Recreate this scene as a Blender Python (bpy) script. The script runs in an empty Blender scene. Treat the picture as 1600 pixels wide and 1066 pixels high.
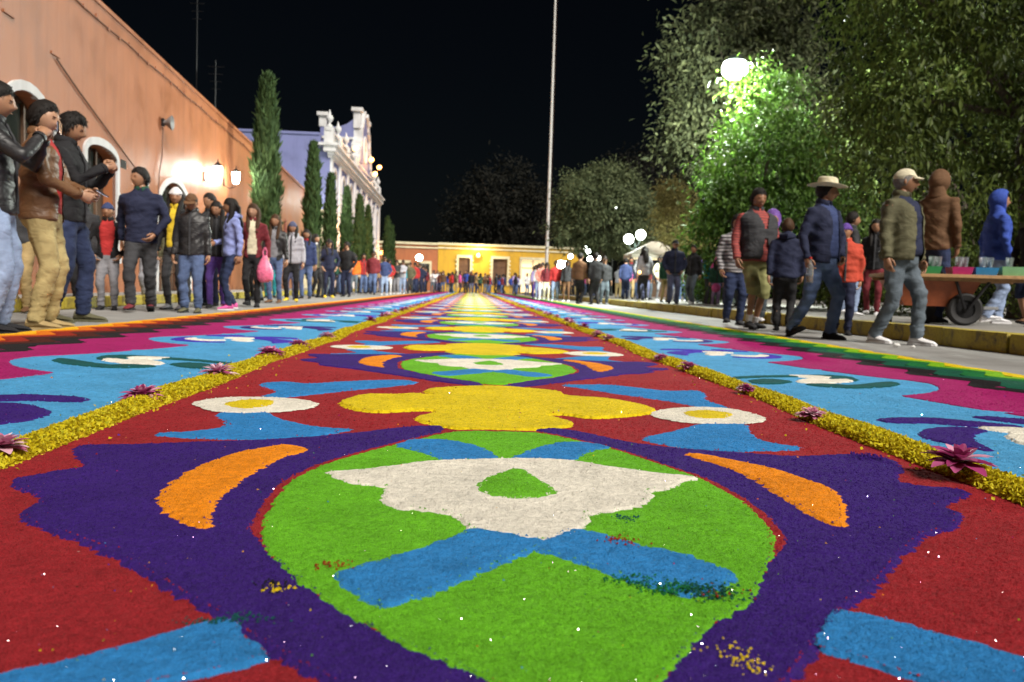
import bpy, bmesh, math, random
import numpy as np
from mathutils import Matrix, Vector
random.seed(7); RNG = np.random.default_rng(7)
scene = bpy.context.scene
COL = scene.collection

# ---------------------------------------------------------------- camera
cam_d = bpy.data.cameras.new('camera'); cam = bpy.data.objects.new('camera', cam_d); COL.objects.link(cam)
scene.camera = cam
FPX, ROLL, CAM_H, CAM_X = 1290.0, math.radians(1.9), 0.42, -0.085
_P = np.array([737.0 - 800, 533 - 450.0, -FPX]); _D = np.array([math.cos(ROLL), -math.sin(ROLL), 0])
_Y = _P / np.linalg.norm(_P); _Z = np.cross(_D, _P); _Z *= np.sign(_Z[1]); _Z /= np.linalg.norm(_Z); _X = np.cross(_Y, _Z)
M4 = Matrix.Identity(4)
for r, row in enumerate((_X, _Y, _Z)):
    for c in range(3): M4[r][c] = row[c]
M4.translation = (CAM_X, 0, CAM_H)
cam.matrix_world = M4
cam_d.sensor_width = 36; cam_d.lens = FPX / 1600 * 36; cam_d.clip_start = 0.05; cam_d.clip_end = 900
cam_d.dof.use_dof = True; cam_d.dof.focus_distance = 2.1; cam_d.dof.aperture_fstop = 5.6

# ---------------------------------------------------------------- night sky, key light, exposure
SUN_DIR = Vector((0.41, -0.57, 0.71)).normalized()          # towards the light
world = bpy.data.worlds.new('World'); scene.world = world; world.use_nodes = True
wn = world.node_tree; wn.nodes.clear()
sky = wn.nodes.new('ShaderNodeTexSky'); sky.sky_type = 'NISHITA'; sky.sun_disc = False
sky.sun_elevation = math.asin(SUN_DIR.z); sky.sun_rotation = math.atan2(SUN_DIR.x, SUN_DIR.y)
bgn = wn.nodes.new('ShaderNodeBackground'); bgn.inputs['Strength'].default_value = 0.0006
won = wn.nodes.new('ShaderNodeOutputWorld')
wn.links.new(sky.outputs[0], bgn.inputs[0]); wn.links.new(bgn.outputs[0], won.inputs[0])
sun_d = bpy.data.lights.new('sun', 'SUN'); sun_d.energy = 4.6; sun_d.angle = math.radians(24); sun_d.color = (1.0, 0.93, 0.84)
sun = bpy.data.objects.new('sun', sun_d); COL.objects.link(sun)
sun.rotation_euler = SUN_DIR.to_track_quat('Z', 'Y').to_euler()
vs = scene.view_settings
vs.view_transform = 'Standard'; vs.look = 'None'; vs.exposure = 0.46; vs.gamma = 1.0; vs.use_curve_mapping = False

# ---------------------------------------------------------------- helpers
def tag(o, label=None, cat=None, group=None, kind=None):
    if label: o['label'] = label
    if cat: o['category'] = cat
    if group: o['group'] = group
    if kind: o['kind'] = kind
    return o
def empty(name, loc=(0, 0, 0), rz=0.0, parent=None):
    o = bpy.data.objects.new(name, None); COL.objects.link(o)
    o.location = loc; o.rotation_euler = (0, 0, rz); o.empty_display_size = 0.2
    if parent: o.parent = parent
    return o
def link(name, me, parent=None):
    o = bpy.data.objects.new(name, me); COL.objects.link(o)
    if parent: o.parent = parent
    return o
def np_mesh(name, V, F, mats=(), smooth=False, midx=None):
    """V (n,3), F (m,k) array or list of tuples"""
    me = bpy.data.meshes.new(name)
    V = np.asarray(V, dtype=np.float32)
    if isinstance(F, np.ndarray):
        n, k = F.shape
        me.vertices.add(len(V)); me.vertices.foreach_set('co', V.ravel())
        me.loops.add(n * k); me.loops.foreach_set('vertex_index', F.astype(np.int32).ravel())
        me.polygons.add(n); me.polygons.foreach_set('loop_start', np.arange(0, n * k, k, dtype=np.int32))
        me.update(calc_edges=True)
    else:
        me.from_pydata([tuple(v) for v in V.tolist()], [], F); me.update()
    if midx is not None: me.polygons.foreach_set('material_index', np.asarray(midx, dtype=np.int32))
    if smooth: me.polygons.foreach_set('use_smooth', np.ones(len(me.polygons), dtype=bool))
    for m in mats: me.materials.append(m)
    return me

class MB:
    """collects boxes, tubes, lathes and prisms into one mesh"""
    def __init__(s): s.v = []; s.f = []; s.m = []; s.cur = 0
    def add(s, V, F):
        o = len(s.v); s.v.extend([tuple(map(float, p)) for p in V])
        s.f.extend([tuple(i + o for i in f) for f in F]); s.m.extend([s.cur] * len(F)); return s
    def box(s, x0, x1, y0, y1, z0, z1, b=0.0):
        if b <= 0:
            V = [(x0,y0,z0),(x1,y0,z0),(x1,y1,z0),(x0,y1,z0),(x0,y0,z1),(x1,y0,z1),(x1,y1,z1),(x0,y1,z1)]
            return s.add(V, [(0,3,2,1),(4,5,6,7),(0,1,5,4),(1,2,6,5),(2,3,7,6),(3,0,4,7)])
        bm = bmesh.new(); bmesh.ops.create_cube(bm, size=1)
        for v in bm.verts: v.co = ((x0+x1)/2 + v.co.x*(x1-x0), (y0+y1)/2 + v.co.y*(y1-y0), (z0+z1)/2 + v.co.z*(z1-z0))
        bmesh.ops.bevel(bm, geom=bm.edges[:], offset=b, segments=2, affect='EDGES', profile=0.7)
        bm.verts.index_update()
        s.add([v.co[:] for v in bm.verts], [tuple(v.index for v in f.verts) for f in bm.faces]); bm.free(); return s
    def tube(s, pts, rad, n=8, cap=True, flat=None):
        pts = [Vector(p) for p in pts]; rings = []
        if not hasattr(rad, '__len__'): rad = [rad] * len(pts)
        prev = None; V = []; F = []
        for i, p in enumerate(pts):
            t = (pts[min(i+1, len(pts)-1)] - pts[max(i-1, 0)]).normalized()
            if prev is None:
                a = Vector(flat) if flat else (Vector((1,0,0)) if abs(t.x) < 0.8 else Vector((0,1,0)))
            else: a = prev
            a = (a - t * a.dot(t)).normalized(); prev = a; b = t.cross(a)
            r = rad[i]; rx, ry = r if hasattr(r, '__len__') else (r, r)
            for k in range(n):
                th = 2*math.pi*k/n; V.append(p + a*rx*math.cos(th) + b*ry*math.sin(th))
        for i in range(len(pts)-1):
            for k in range(n):
                F.append((i*n+k, i*n+(k+1) % n, (i+1)*n+(k+1) % n, (i+1)*n+k))
        if cap:
            F.append(tuple(range(n-1, -1, -1))); F.append(tuple(range((len(pts)-1)*n, len(pts)*n)))
        return s.add(V, F)
    def lathe(s, prof, c=(0,0,0), n=20, axis='z', cap=True):
        V = []; F = []
        for (r, h) in prof:
            for k in range(n):
                th = 2*math.pi*k/n; x, y, z = r*math.cos(th), r*math.sin(th), h
                if axis == 'y': x, y, z = x, z, -y
                if axis == 'x': x, y, z = z, x, y
                V.append((c[0]+x, c[1]+y, c[2]+z))
        for i in range(len(prof)-1):
            for k in range(n): F.append((i*n+k, i*n+(k+1) % n, (i+1)*n+(k+1) % n, (i+1)*n+k))
        if cap: F.append(tuple(range(n-1, -1, -1))); F.append(tuple(range((len(prof)-1)*n, len(prof)*n)))
        return s.add(V, F)
    def ball(s, c, r, n=12, m=8):
        rx, ry, rz = r if hasattr(r, '__len__') else (r, r, r)
        V = [(c[0], c[1], c[2]-rz)]; F = []
        for j in range(1, m):
            ph = -math.pi/2 + math.pi*j/m
            for k in range(n):
                th = 2*math.pi*k/n
                V.append((c[0]+rx*math.cos(ph)*math.cos(th), c[1]+ry*math.cos(ph)*math.sin(th), c[2]+rz*math.sin(ph)))
        V.append((c[0], c[1], c[2]+rz)); L = len(V)-1
        for k in range(n):
            F.append((0, 1+(k+1) % n, 1+k)); F.append((L, 1+(m-2)*n+k, 1+(m-2)*n+(k+1) % n))
        for j in range(m-2):
            for k in range(n): F.append((1+j*n+k, 1+j*n+(k+1) % n, 1+(j+1)*n+(k+1) % n, 1+(j+1)*n+k))
        return s.add(V, F)
    def prism(s, poly, T, d):
        """2-D outline extruded: T maps (u, v, w) to a point, d is (w0, w1)"""
        n = len(poly); V = [T(u, v, d[0]) for u, v in poly] + [T(u, v, d[1]) for u, v in poly]
        F = [tuple(range(n-1, -1, -1)), tuple(range(n, 2*n))] + [(k, (k+1) % n, n+(k+1) % n, n+k) for k in range(n)]
        return s.add(V, F)
    def xform(s, f): s.v = [tuple(f(*p)) for p in s.v]; return s
    def mesh(s, name, mats, smooth=False):
        if not isinstance(mats, (list, tuple)): mats = [mats]
        return np_mesh(name, np.array(s.v), s.f, mats, smooth, s.m)
    def build(s, name, mats, parent=None, smooth=False, loc=None, rz=0):
        o = link(name, s.mesh(name, mats, smooth), parent)
        if loc: o.location = loc
        if rz: o.rotation_euler = (0, 0, rz)
        if smooth:
            with_sharp(o.data, 40)
        return o
def with_sharp(me, deg):
    try: me.set_sharp_from_angle(angle=math.radians(deg))
    except Exception: pass

# ---------------------------------------------------------------- materials
def new_mat(name):
    m = bpy.data.materials.new(name); m.use_nodes = True
    nt = m.node_tree; b = nt.nodes['Principled BSDF']; return m, nt, b
def noise(nt, scale, detail=4, rough=0.55, vec=None, dist=0.0):
    n = nt.nodes.new('ShaderNodeTexNoise'); n.inputs['Scale'].default_value = scale
    n.inputs['Detail'].default_value = detail; n.inputs['Roughness'].default_value = rough; n.inputs['Distortion'].default_value = dist
    if vec is not None: nt.links.new(vec, n.inputs['Vector'])
    return n
def ramp(nt, fac, stops):
    r = nt.nodes.new('ShaderNodeValToRGB'); el = r.color_ramp.elements
    while len(el) < len(stops): el.new(0.5)
    for e, (p, c) in zip(el, stops):
        e.position = p; e.color = (*c, 1) if len(c) == 3 else c
    nt.links.new(fac, r.inputs[0]); return r
def bump(nt, b, h, strength=0.4, dist=0.01):
    n = nt.nodes.new('ShaderNodeBump'); n.inputs['Strength'].default_value = strength; n.inputs['Distance'].default_value = dist
    nt.links.new(h, n.inputs['Height']); nt.links.new(n.outputs[0], b.inputs['Normal']); return n
def coords(nt, kind='Object', scale=(1,1,1)):
    t = nt.nodes.new('ShaderNodeTexCoord'); mp = nt.nodes.new('ShaderNodeMapping')
    mp.inputs['Scale'].default_value = scale
    if kind == 'World':
        g = nt.nodes.new('ShaderNodeNewGeometry'); nt.links.new(g.outputs['Position'], mp.inputs[0])
    else: nt.links.new(t.outputs[kind], mp.inputs[0])
    return mp.outputs[0]
def mixc(nt, fac, a, b, mode='MIX'):
    m = nt.nodes.new('ShaderNodeMix'); m.data_type = 'RGBA'; m.blend_type = mode
    for s, v in ((m.inputs[0], fac), (m.inputs[6], a), (m.inputs[7], b)):
        if isinstance(v, (int, float)): s.default_value = v
        elif isinstance(v, tuple): s.default_value = (*v, 1) if len(v) == 3 else v
        else: nt.links.new(v, s)
    return m.outputs[2]
_plain = {}
def plain(name, col, rough=0.6, metal=0.0, var=0.12, scale=8.0, bmp=0.0):
    """slightly uneven painted / plain surface"""
    if name in _plain: return _plain[name]
    m, nt, b = new_mat(name); v = coords(nt)
    n = noise(nt, scale, 6, 0.6, v)
    lo = tuple(c*(1-var) for c in col); hi = tuple(min(1, c*(1+var)) for c in col)
    r = ramp(nt, n.outputs[0], [(0.3, lo), (0.7, hi)])
    nt.links.new(r.outputs[0], b.inputs['Base Color'])
    b.inputs['Roughness'].default_value = rough; b.inputs['Metallic'].default_value = metal
    if bmp: bump(nt, b, n.outputs[0], bmp, 0.02)
    _plain[name] = m; return m
def emis(name, col, strength):
    m, nt, b = new_mat(name); b.inputs['Base Color'].default_value = (*[min(1, c) for c in col], 1)
    b.inputs['Emission Color'].default_value = (*col, 1); b.inputs['Emission Strength'].default_value = strength; return m
def sawdust(name, col, var=0.36, stain=None, grain=700):
    m, nt, b = new_mat('sawdust_' + name); v = coords(nt, 'World')
    fine = noise(nt, grain, 3, 0.7, v); mid = noise(nt, 60, 5, 0.65, v); big = noise(nt, 5, 4, 0.6, v)
    lo = tuple(c*(1-var*1.5) for c in col); hi = tuple(min(1, c*(1+var*0.9) + 0.006) for c in col)
    r = ramp(nt, fine.outputs[0], [(0.34, lo), (0.5, col), (0.66, hi)])
    r2 = ramp(nt, mid.outputs[0], [(0.3, (0.80,)*3), (0.65, (1.08,)*3)])
    c = mixc(nt, 1.0, r.outputs[0], r2.outputs[0], 'MULTIPLY')
    r3 = ramp(nt, big.outputs[0], [(0.3, (0.90,)*3), (0.68, (1.12,)*3)])
    c = mixc(nt, 1.0, c, r3.outputs[0], 'MULTIPLY')
    pt = noise(nt, 22, 6, 0.7, v, 0.8); r4 = ramp(nt, pt.outputs[0], [(0.36, (0.91,)*3), (0.47, (1.0,)*3), (0.66, (1.10,)*3)])
    c = mixc(nt, 1.0, c, r4.outputs[0], 'MULTIPLY')
    if stain:
        s = noise(nt, 14, 6, 0.7, v); rs = ramp(nt, s.outputs[0], [(0.6, (0,0,0)), (0.75, (1,1,1))])
        mm = nt.nodes.new('ShaderNodeMath'); mm.operation = 'MULTIPLY'; mm.inputs[1].default_value = 0.35
        nt.links.new(rs.outputs[0], mm.inputs[0]); c = mixc(nt, mm.outputs[0], c, stain)
    nt.links.new(c, b.inputs['Base Color']); b.inputs['Roughness'].default_value = 0.95
    b.inputs['Specular IOR Level'].default_value = 0.15
    add = nt.nodes.new('ShaderNodeMath'); add.operation = 'ADD'
    ms = nt.nodes.new('ShaderNodeMath'); ms.operation = 'MULTIPLY'; ms.inputs[1].default_value = 3.0
    nt.links.new(mid.outputs[0], ms.inputs[0]); nt.links.new(fine.outputs[0], add.inputs[0]); nt.links.new(ms.outputs[0], add.inputs[1])
    bump(nt, b, add.outputs[0], 0.8, 0.005)
    return m
# ================================================================= SETTING
def mat_concrete(name, col, joint=None):
    m, nt, b = new_mat(name); v = coords(nt, 'World')
    n1 = noise(nt, 3.0, 8, 0.65, v); n2 = noise(nt, 120, 3, 0.6, v); n3 = noise(nt, 0.6, 4, 0.6, v, 0.6)
    r = ramp(nt, n1.outputs[0], [(0.25, tuple(c*0.72 for c in col)), (0.5, col), (0.75, tuple(c*1.16 for c in col))])
    r3 = ramp(nt, n3.outputs[0], [(0.35, (0.78, 0.77, 0.76)), (0.65, (1.08,)*3)])
    c = mixc(nt, 1.0, r.outputs[0], r3.outputs[0], 'MULTIPLY')
    r2 = ramp(nt, n2.outputs[0], [(0.3, (0.86,)*3), (0.7, (1.08,)*3)])
    c = mixc(nt, 1.0, c, r2.outputs[0], 'MULTIPLY')
    nt.links.new(c, b.inputs['Base Color']); b.inputs['Roughness'].default_value = 0.82
    bump(nt, b, n2.outputs[0], 0.3, 0.004); return m
M_STREET = mat_concrete('street_concrete', (0.25, 0.25, 0.242))
M_PAVE = mat_concrete('pavement_concrete', (0.25, 0.245, 0.23))
M_EARTH = mat_concrete('earth', (0.06, 0.055, 0.045))
def mat_kerb():
    m, nt, b = new_mat('worn_yellow_kerb_paint'); v = coords(nt, 'World')
    n1 = noise(nt, 5, 8, 0.7, v, 0.4); n2 = noise(nt, 40, 4, 0.6, v)
    yel = ramp(nt, n2.outputs[0], [(0.3, (0.30, 0.23, 0.02)), (0.7, (0.46, 0.37, 0.03))])
    dirt = ramp(nt, n2.outputs[0], [(0.3, (0.07, 0.06, 0.035)), (0.7, (0.16, 0.13, 0.06))])
    f = ramp(nt, n1.outputs[0], [(0.50, (0,0,0)), (0.66, (1,1,1))])
    c = mixc(nt, f.outputs[0], yel.outputs[0], dirt.outputs[0])
    nt.links.new(c, b.inputs['Base Color']); b.inputs['Roughness'].default_value = 0.7; bump(nt, b, n1.outputs[0], 0.4, 0.01); return m
M_KERB = mat_kerb()

g = MB(); g.add([(-300,-40,-0.03),(300,-40,-0.03),(300,420,-0.03),(-300,420,-0.03)], [(0,1,2,3)])
tag(g.build('ground', M_EARTH), kind='structure')
def lk(Y): return -(4.45 + 0.045*Y)                       # left kerb line
s = MB(); s.add([(-12,-8,0),(4.66,-8,0),(4.66,80,0),(-12,80,0)], [(0,1,2,3)])
street = tag(s.build('street', M_STREET), kind='structure')
p = MB(); p.box(4.80, 60, -2, 110, -0.02, 0.165)
pave = tag(p.build('pavement', M_PAVE), kind='structure')
p = MB(); V = []
for Y in (-6, 79): V += [(lk(Y)-0.16, Y, 0.004), (-14, Y, 0.004), (lk(Y)-0.16, Y, 0.125), (-14, Y, 0.125)]
p.add(V, [(2,6,7,3),(0,4,6,2),(0,2,3,1),(4,5,7,6)])
pave_l = tag(p.build('pavement_left', M_PAVE), kind='structure')
# kerb stones, one by one
def kerb_mesh(name, L, w, h):
    k = MB(); k.box(0, w, 0.004, L-0.008, 0.0, h, 0.022); return k.mesh(name, M_KERB)
kr = empty('kerb'); tag(kr, kind='structure'); me = kerb_mesh('kerb_stone', 1.0, 0.19, 0.18)
for i in range(72):
    o = link('kerb_stone', me, kr); o.location = (4.62 + 0.012*math.sin(i*2.1), 2.0 + i, 0.0 + 0.004*math.sin(i*1.3)); o.rotation_euler = (0, 0, 0.006*math.sin(i*3.7))
kl = empty('kerb_left'); tag(kl, kind='structure'); me = kerb_mesh('kerb_stone_left', 1.0, 0.17, 0.14)
for i in range(70):
    Y = 3.0 + i; o = link('kerb_stone', me, kl); o.location = (lk(Y)-0.17, Y, 0.004); o.rotation_euler = (0, 0, math.atan(0.045) + 0.004*math.sin(i*2.7))

# ---------------------------------------------------------------- walls
def mat_plaster(name, col, dark, streak=0.5, rough=0.55):
    m, nt, b = new_mat(name); v = coords(nt)
    n1 = noise(nt, 1.1, 7, 0.6, v); vs_ = coords(nt, 'Object', (2.2, 2.2, 0.16)); n2 = noise(nt, 1.5, 6, 0.7, vs_, 0.3)
    n3 = noise(nt, 45, 4, 0.6, v)
    r = ramp(nt, n1.outputs[0], [(0.28, tuple(c*0.72 for c in col)), (0.5, col), (0.75, tuple(min(1, c*1.12) for c in col))])
    f = ramp(nt, n2.outputs[0], [(0.46, (0,0,0)), (0.70, (streak,)*3)])
    c = mixc(nt, f.outputs[0], r.outputs[0], dark)
    nt.links.new(c, b.inputs['Base Color'])
    rr = ramp(nt, n1.outputs[0], [(0.3, (rough-0.1,)*3), (0.7, (rough+0.1,)*3)]); nt.links.new(rr.outputs[0], b.inputs['Roughness'])
    mx = nt.nodes.new('ShaderNodeMath'); mx.operation = 'ADD'; nt.links.new(n1.outputs[0], mx.inputs[0]); nt.links.new(n3.outputs[0], mx.inputs[1])
    bump(nt, b, mx.outputs[0], 0.25, 0.02); return m
M_ORANGE = mat_plaster('orange_plaster', (0.33, 0.118, 0.047), (0.20, 0.066, 0.028), 0.55, 0.46)
M_ORANGE2 = mat_plaster('orange_plaster_far', (0.33, 0.128, 0.06), (0.22, 0.08, 0.045), 0.4, 0.55)
M_BLUE = mat_plaster('lilac_plaster', (0.145, 0.16, 0.33), (0.10, 0.11, 0.24), 0.3, 0.7)
M_WHITE = mat_plaster('white_plaster', (0.54, 0.54, 0.55), (0.32, 0.31, 0.30), 0.4, 0.7)
M_CREAM = mat_plaster('cream_plaster', (0.58, 0.54, 0.36), (0.36, 0.32, 0.2), 0.4, 0.7)
M_YELLOW = mat_plaster('ochre_plaster', (0.50, 0.30, 0.02), (0.30, 0.17, 0.02), 0.35, 0.75)
M_BRICK = mat_plaster('terracotta_plaster', (0.34, 0.115, 0.045), (0.2, 0.06, 0.03), 0.35, 0.75)
M_DARK = plain('dark_interior', (0.02, 0.02, 0.022), 0.5)
M_WOOD = plain('dark_wood', (0.10, 0.05, 0.025), 0.6, 0, 0.3, 14)
M_IRON = plain('black_iron', (0.018, 0.018, 0.02), 0.45, 0.6)
M_PAINTBLUE = plain('blue_mural_paint', (0.16, 0.25, 0.50), 0.5, 0, 0.25, 3)
M_PAINTYEL = plain('yellow_mural_paint', (0.62, 0.52, 0.06), 0.5)
M_CABLE = plain('brown_cable', (0.10, 0.045, 0.025), 0.6)
M_STEEL = plain('galvanised_steel', (0.42, 0.43, 0.44), 0.4, 0.7)
def mat_glass():
    m, nt, b = new_mat('window_glass'); v = coords(nt); n = noise(nt, 1.3, 3, 0.5, v)
    r = ramp(nt, n.outputs[0], [(0.35, (0.012, 0.014, 0.014)), (0.7, (0.05, 0.06, 0.05))])
    nt.links.new(r.outputs[0], b.inputs['Base Color']); b.inputs['Roughness'].default_value = 0.12; return m
M_GLASS = mat_glass()

def pierced(mb, y0, y1, z0, z1, x0, x1, holes):
    """wall slab between x0 and x1 with rectangular openings (ya, yb, za, zb)"""
    ys = sorted({y0, y1, *[h[0] for h in holes], *[h[1] for h in holes]})
    for a, b in zip(ys[:-1], ys[1:]):
        hs = sorted([(h[2], h[3]) for h in holes if h[0] <= a + 1e-6 and h[1] >= b - 1e-6])
        z = z0
        for (c, d) in hs:
            if c > z + 1e-6: mb.box(x0, x1, a, b, z, c)
            z = d
        if z1 > z + 1e-6: mb.box(x0, x1, a, b, z, z1)
def arch_outline(y0, y1, z0, zs, rise, n=12):
    c = (y0+y1)/2; w = (y1-y0)/2
    return [(y0, z0)] + [(c - w*math.cos(math.pi*k/n), zs + rise*math.sin(math.pi*k/n)) for k in range(n+1)] + [(y1, z0)]
def arch_ring(mb, y0, y1, z0, zs, rise, t, x0, x1, n=12):
    """moulding round an arched opening, standing on z0"""
    a = arch_outline(y0, y1, z0, zs, rise, n); b = arch_outline(y0-t, y1+t, z0, zs, rise+t, n)
    for i in range(len(a)-1):
        q = [a[i], a[i+1], b[i+1], b[i]]
        mb.prism(q, lambda u, v, w: (w, u, v), (x0, x1))
def arch_fill(mb, y0, y1, zs, rise, x0, x1, top, n=12):
    """fills the corners between an arch and the rectangular hole that reaches up to top"""
    c = (y0+y1)/2; w = (y1-y0)/2
    pts = [(c - w*math.cos(math.pi*k/n), zs + rise*math.sin(math.pi*k/n)) for k in range(n+1)]
    for i in range(n):
        q = [pts[i], pts[i+1], (pts[i+1][0], top), (pts[i][0], top)]
        mb.prism(q, lambda u, v, w_: (w_, u, v), (x0, x1))

# ---- long orange building on the left
WALL_RZ = math.atan(0.08)
ob = empty('orange_building', (-5.3, 0, 0), WALL_RZ)
tag(ob, 'long orange plastered building with white painted window surrounds along left pavement', 'building')
holes = [(10.95, 12.75, 0.9, 2.9), (13.95, 15.35, 0.75, 2.62), (17.9, 20.5, 0.125, 2.55)]
m = MB(); pierced(m, 3.0, 29.9, 0.0, 4.94, -0.35, 0.0, holes)
arch_fill(m, 10.95, 12.75, 2.15, 0.75, -0.35, 0.0, 2.9); arch_fill(m, 13.95, 15.35, 2.45, 0.17, -0.35, 0.0, 2.62); arch_fill(m, 17.9, 20.5, 1.75, 0.8, -0.35, 0.0, 2.55)
m.build('wall', M_ORANGE, ob)
m = MB(); m.box(-0.35, -0.03, 29.92, 44.2, 0, 5.1); m.build('wall', M_ORANGE2, ob)
m = MB(); m.box(-7.0, -0.36, 3.0, 44.1, 4.4, 4.6); m.build('roof', M_DARK, ob)
m = MB(); m.box(-0.38, 0.03, 3.0, 29.92, 4.942, 5.02, 0.01); m.build('coping', M_ORANGE, ob)
m = MB(); m.box(-0.38, 0.02, 29.95, 44.2, 5.102, 5.2, 0.01); m.build('coping', M_ORANGE2, ob)
m = MB()
for i in range(38):
    y = 8.3 + i*0.55; m.box(0.002, 0.03, y, y+0.07, 4.66 + 0.03*math.sin(i*1.9), 4.72 + 0.03*math.sin(i*1.9))
o = m.build('cable_clip', M_ORANGE2, ob); tag(o, kind='stuff')
m = MB(); m.tube([(0.02, 7+i*1.0, 4.68 + 0.02*math.sin(i*2.3)) for i in range(23)], 0.012, 5); m.build('conduit', M_CABLE, ob)
m = MB(); m.box(-6.9, -0.36, 3.0, 3.2, 0, 4.4); m.build('wall', M_ORANGE, ob)
for (y0, y1, z0, zs, rise, kind) in ((10.95, 12.75, 0.9, 2.15, 0.75, 'window'), (13.95, 15.35, 0.75, 2.45, 0.17, 'window'), (17.9, 20.5, 0.13, 1.75, 0.8, 'door')):
    f = MB(); arch_ring(f, y0, y1, z0, zs, rise, 0.13, -0.05, 0.035, 14)
    if kind == 'window': f.box(-0.05, 0.06, y0-0.15, y1+0.15, z0-0.1, z0-0.002)
    wo = f.build(kind, M_WHITE, ob)
    q = MB(); q.prism(arch_outline(y0+0.03, y1-0.03, z0+0.003, zs, rise-0.02, 14), lambda u, v, w: (w, u, v), (-0.24, -0.20)); q.build('pane', M_GLASS, wo)
    q = MB()
    for k in range(1, 3): yy = y0 + (y1-y0)*k/3; q.box(-0.20, -0.16, yy-0.03, yy+0.03, z0, zs+rise*0.85)
    q.box(-0.195, -0.155, y0+0.01, y1-0.01, zs-0.35, zs-0.29); q.box(-0.195, -0.155, y0+0.01, y1-0.01, z0+0.4, z0+0.46)
    q.build('glazing_bar', M_WOOD, wo)
# mural ribbons painted in low relief round the windows
def strip(pts, w, name, mat, d=0.012):
    q = MB(); P2 = [Vector(a) for a in pts]
    for i in range(len(P2)-1):
        t0 = (P2[min(i+1, len(P2)-1)] - P2[max(i-1, 0)]).normalized(); t1 = (P2[min(i+2, len(P2)-1)] - P2[i]).normalized()
        n0 = Vector((-t0.y, t0.x)); n1 = Vector((-t1.y, t1.x)); w0, w1 = w[i]/2, w[i+1]/2
        q.prism([P2[i]-n0*w0, P2[i+1]-n1*w1, P2[i+1]+n1*w1, P2[i]+n0*w0], lambda u, v, x: (x, u, v), (0.002, d))
    return q.build(name, mat, ob)
strip([(12.98, 2.62), (13.1, 2.55), (13.25, 2.4), (13.4, 2.2), (13.45, 2.0)], [0.02, 0.16, 0.2, 0.18, 0.04], 'mural_ribbon', M_PAINTYEL)
strip([(13.35, 2.55), (13.5, 2.4), (13.68, 2.15), (13.78, 1.95)], [0.02, 0.12, 0.14, 0.03], 'mural_ribbon', M_PAINTBLUE)
strip([(15.5, 1.95), (15.7, 1.75), (16.1, 1.68), (16.6, 1.78), (17.05, 2.05), (17.3, 2.4)], [0.05, 0.17, 0.2, 0.2, 0.16, 0.05], 'mural_ribbon', M_WHITE)
strip([(15.6, 1.80), (16.0, 1.60), (16.5, 1.62), (17.0, 1.88), (17.25, 2.2)], [0.03, 0.12, 0.14, 0.12, 0.03], 'mural_ribbon', M_PAINTBLUE, 0.016)
strip([(17.3, 1.5), (17.38, 1.85), (17.4, 2.15)], [0.13, 0.15, 0.08], 'mural_ribbon', M_PAINTYEL, 0.016)
strip([(17.5, 1.5), (17.55, 1.8), (17.6, 2.0)], [0.13, 0.15, 0.08], 'mural_ribbon', M_PAINTBLUE, 0.016)
strip([(36.4, 1.9), (36.6, 2.3), (36.6, 2.8), (36.4, 3.1)], [0.2, 0.4, 0.4, 0.2], 'mural_ribbon', plain('red_mural_paint', (0.30, 0.06, 0.05), 0.6))
def wall_pt(y, z, x=0.0):
    v = Matrix.Rotation(WALL_RZ, 4, 'Z') @ Vector((x, y, z)); return (v.x-5.3, v.y, v.z)
c = MB(); c.tube([wall_pt(12.75, 3.58, 0.03), wall_pt(13.6, 3.30, 0.03), wall_pt(15.2, 2.83, 0.03), wall_pt(16.6, 2.42, 0.03), wall_pt(16.7, 2.0, 0.03)], 0.014, 6)
tag(c.build('wall_cable', M_CABLE), 'thin brown cable sagging diagonally down the orange wall', 'cable')
c = MB(); c.tube([wall_pt(18.15, 3.6, 0.03), wall_pt(18.1, 3.0, 0.03), wall_pt(17.9, 2.62, 0.03), wall_pt(17.75, 1.2, 0.03)], 0.012, 6)
tag(c.build('wall_cable', M_CABLE), 'brown cable hanging straight down below the small wall loudspeaker', 'cable')
sp = empty('wall_speaker', wall_pt(18.15, 3.7, 0.0), WALL_RZ); tag(sp, 'small grey round loudspeaker fixed high on orange wall', 'loudspeaker')
c = MB(); c.lathe([(0.05, 0.0), (0.06, 0.06), (0.10, 0.10), (0.15, 0.16), (0.155, 0.18), (0.12, 0.17), (0.03, 0.12)], (0.04, 0, 0), 20, 'x'); c.build('horn', plain('grey_paint', (0.16, 0.16, 0.16), 0.5), sp, True)
c = MB(); c.box(0.003, 0.06, -0.05, 0.05, -0.08, 0.08, 0.008); c.build('bracket', M_IRON, sp)
# ledge stones
for (y, z) in ((12.75, 3.62), (11.3, 3.75)):
    c = MB(); c.box(0.003, 0.03, y-0.15, y+0.15, z, z+0.04, 0.006); c.build('ledge', M_ORANGE2, ob)

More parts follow.
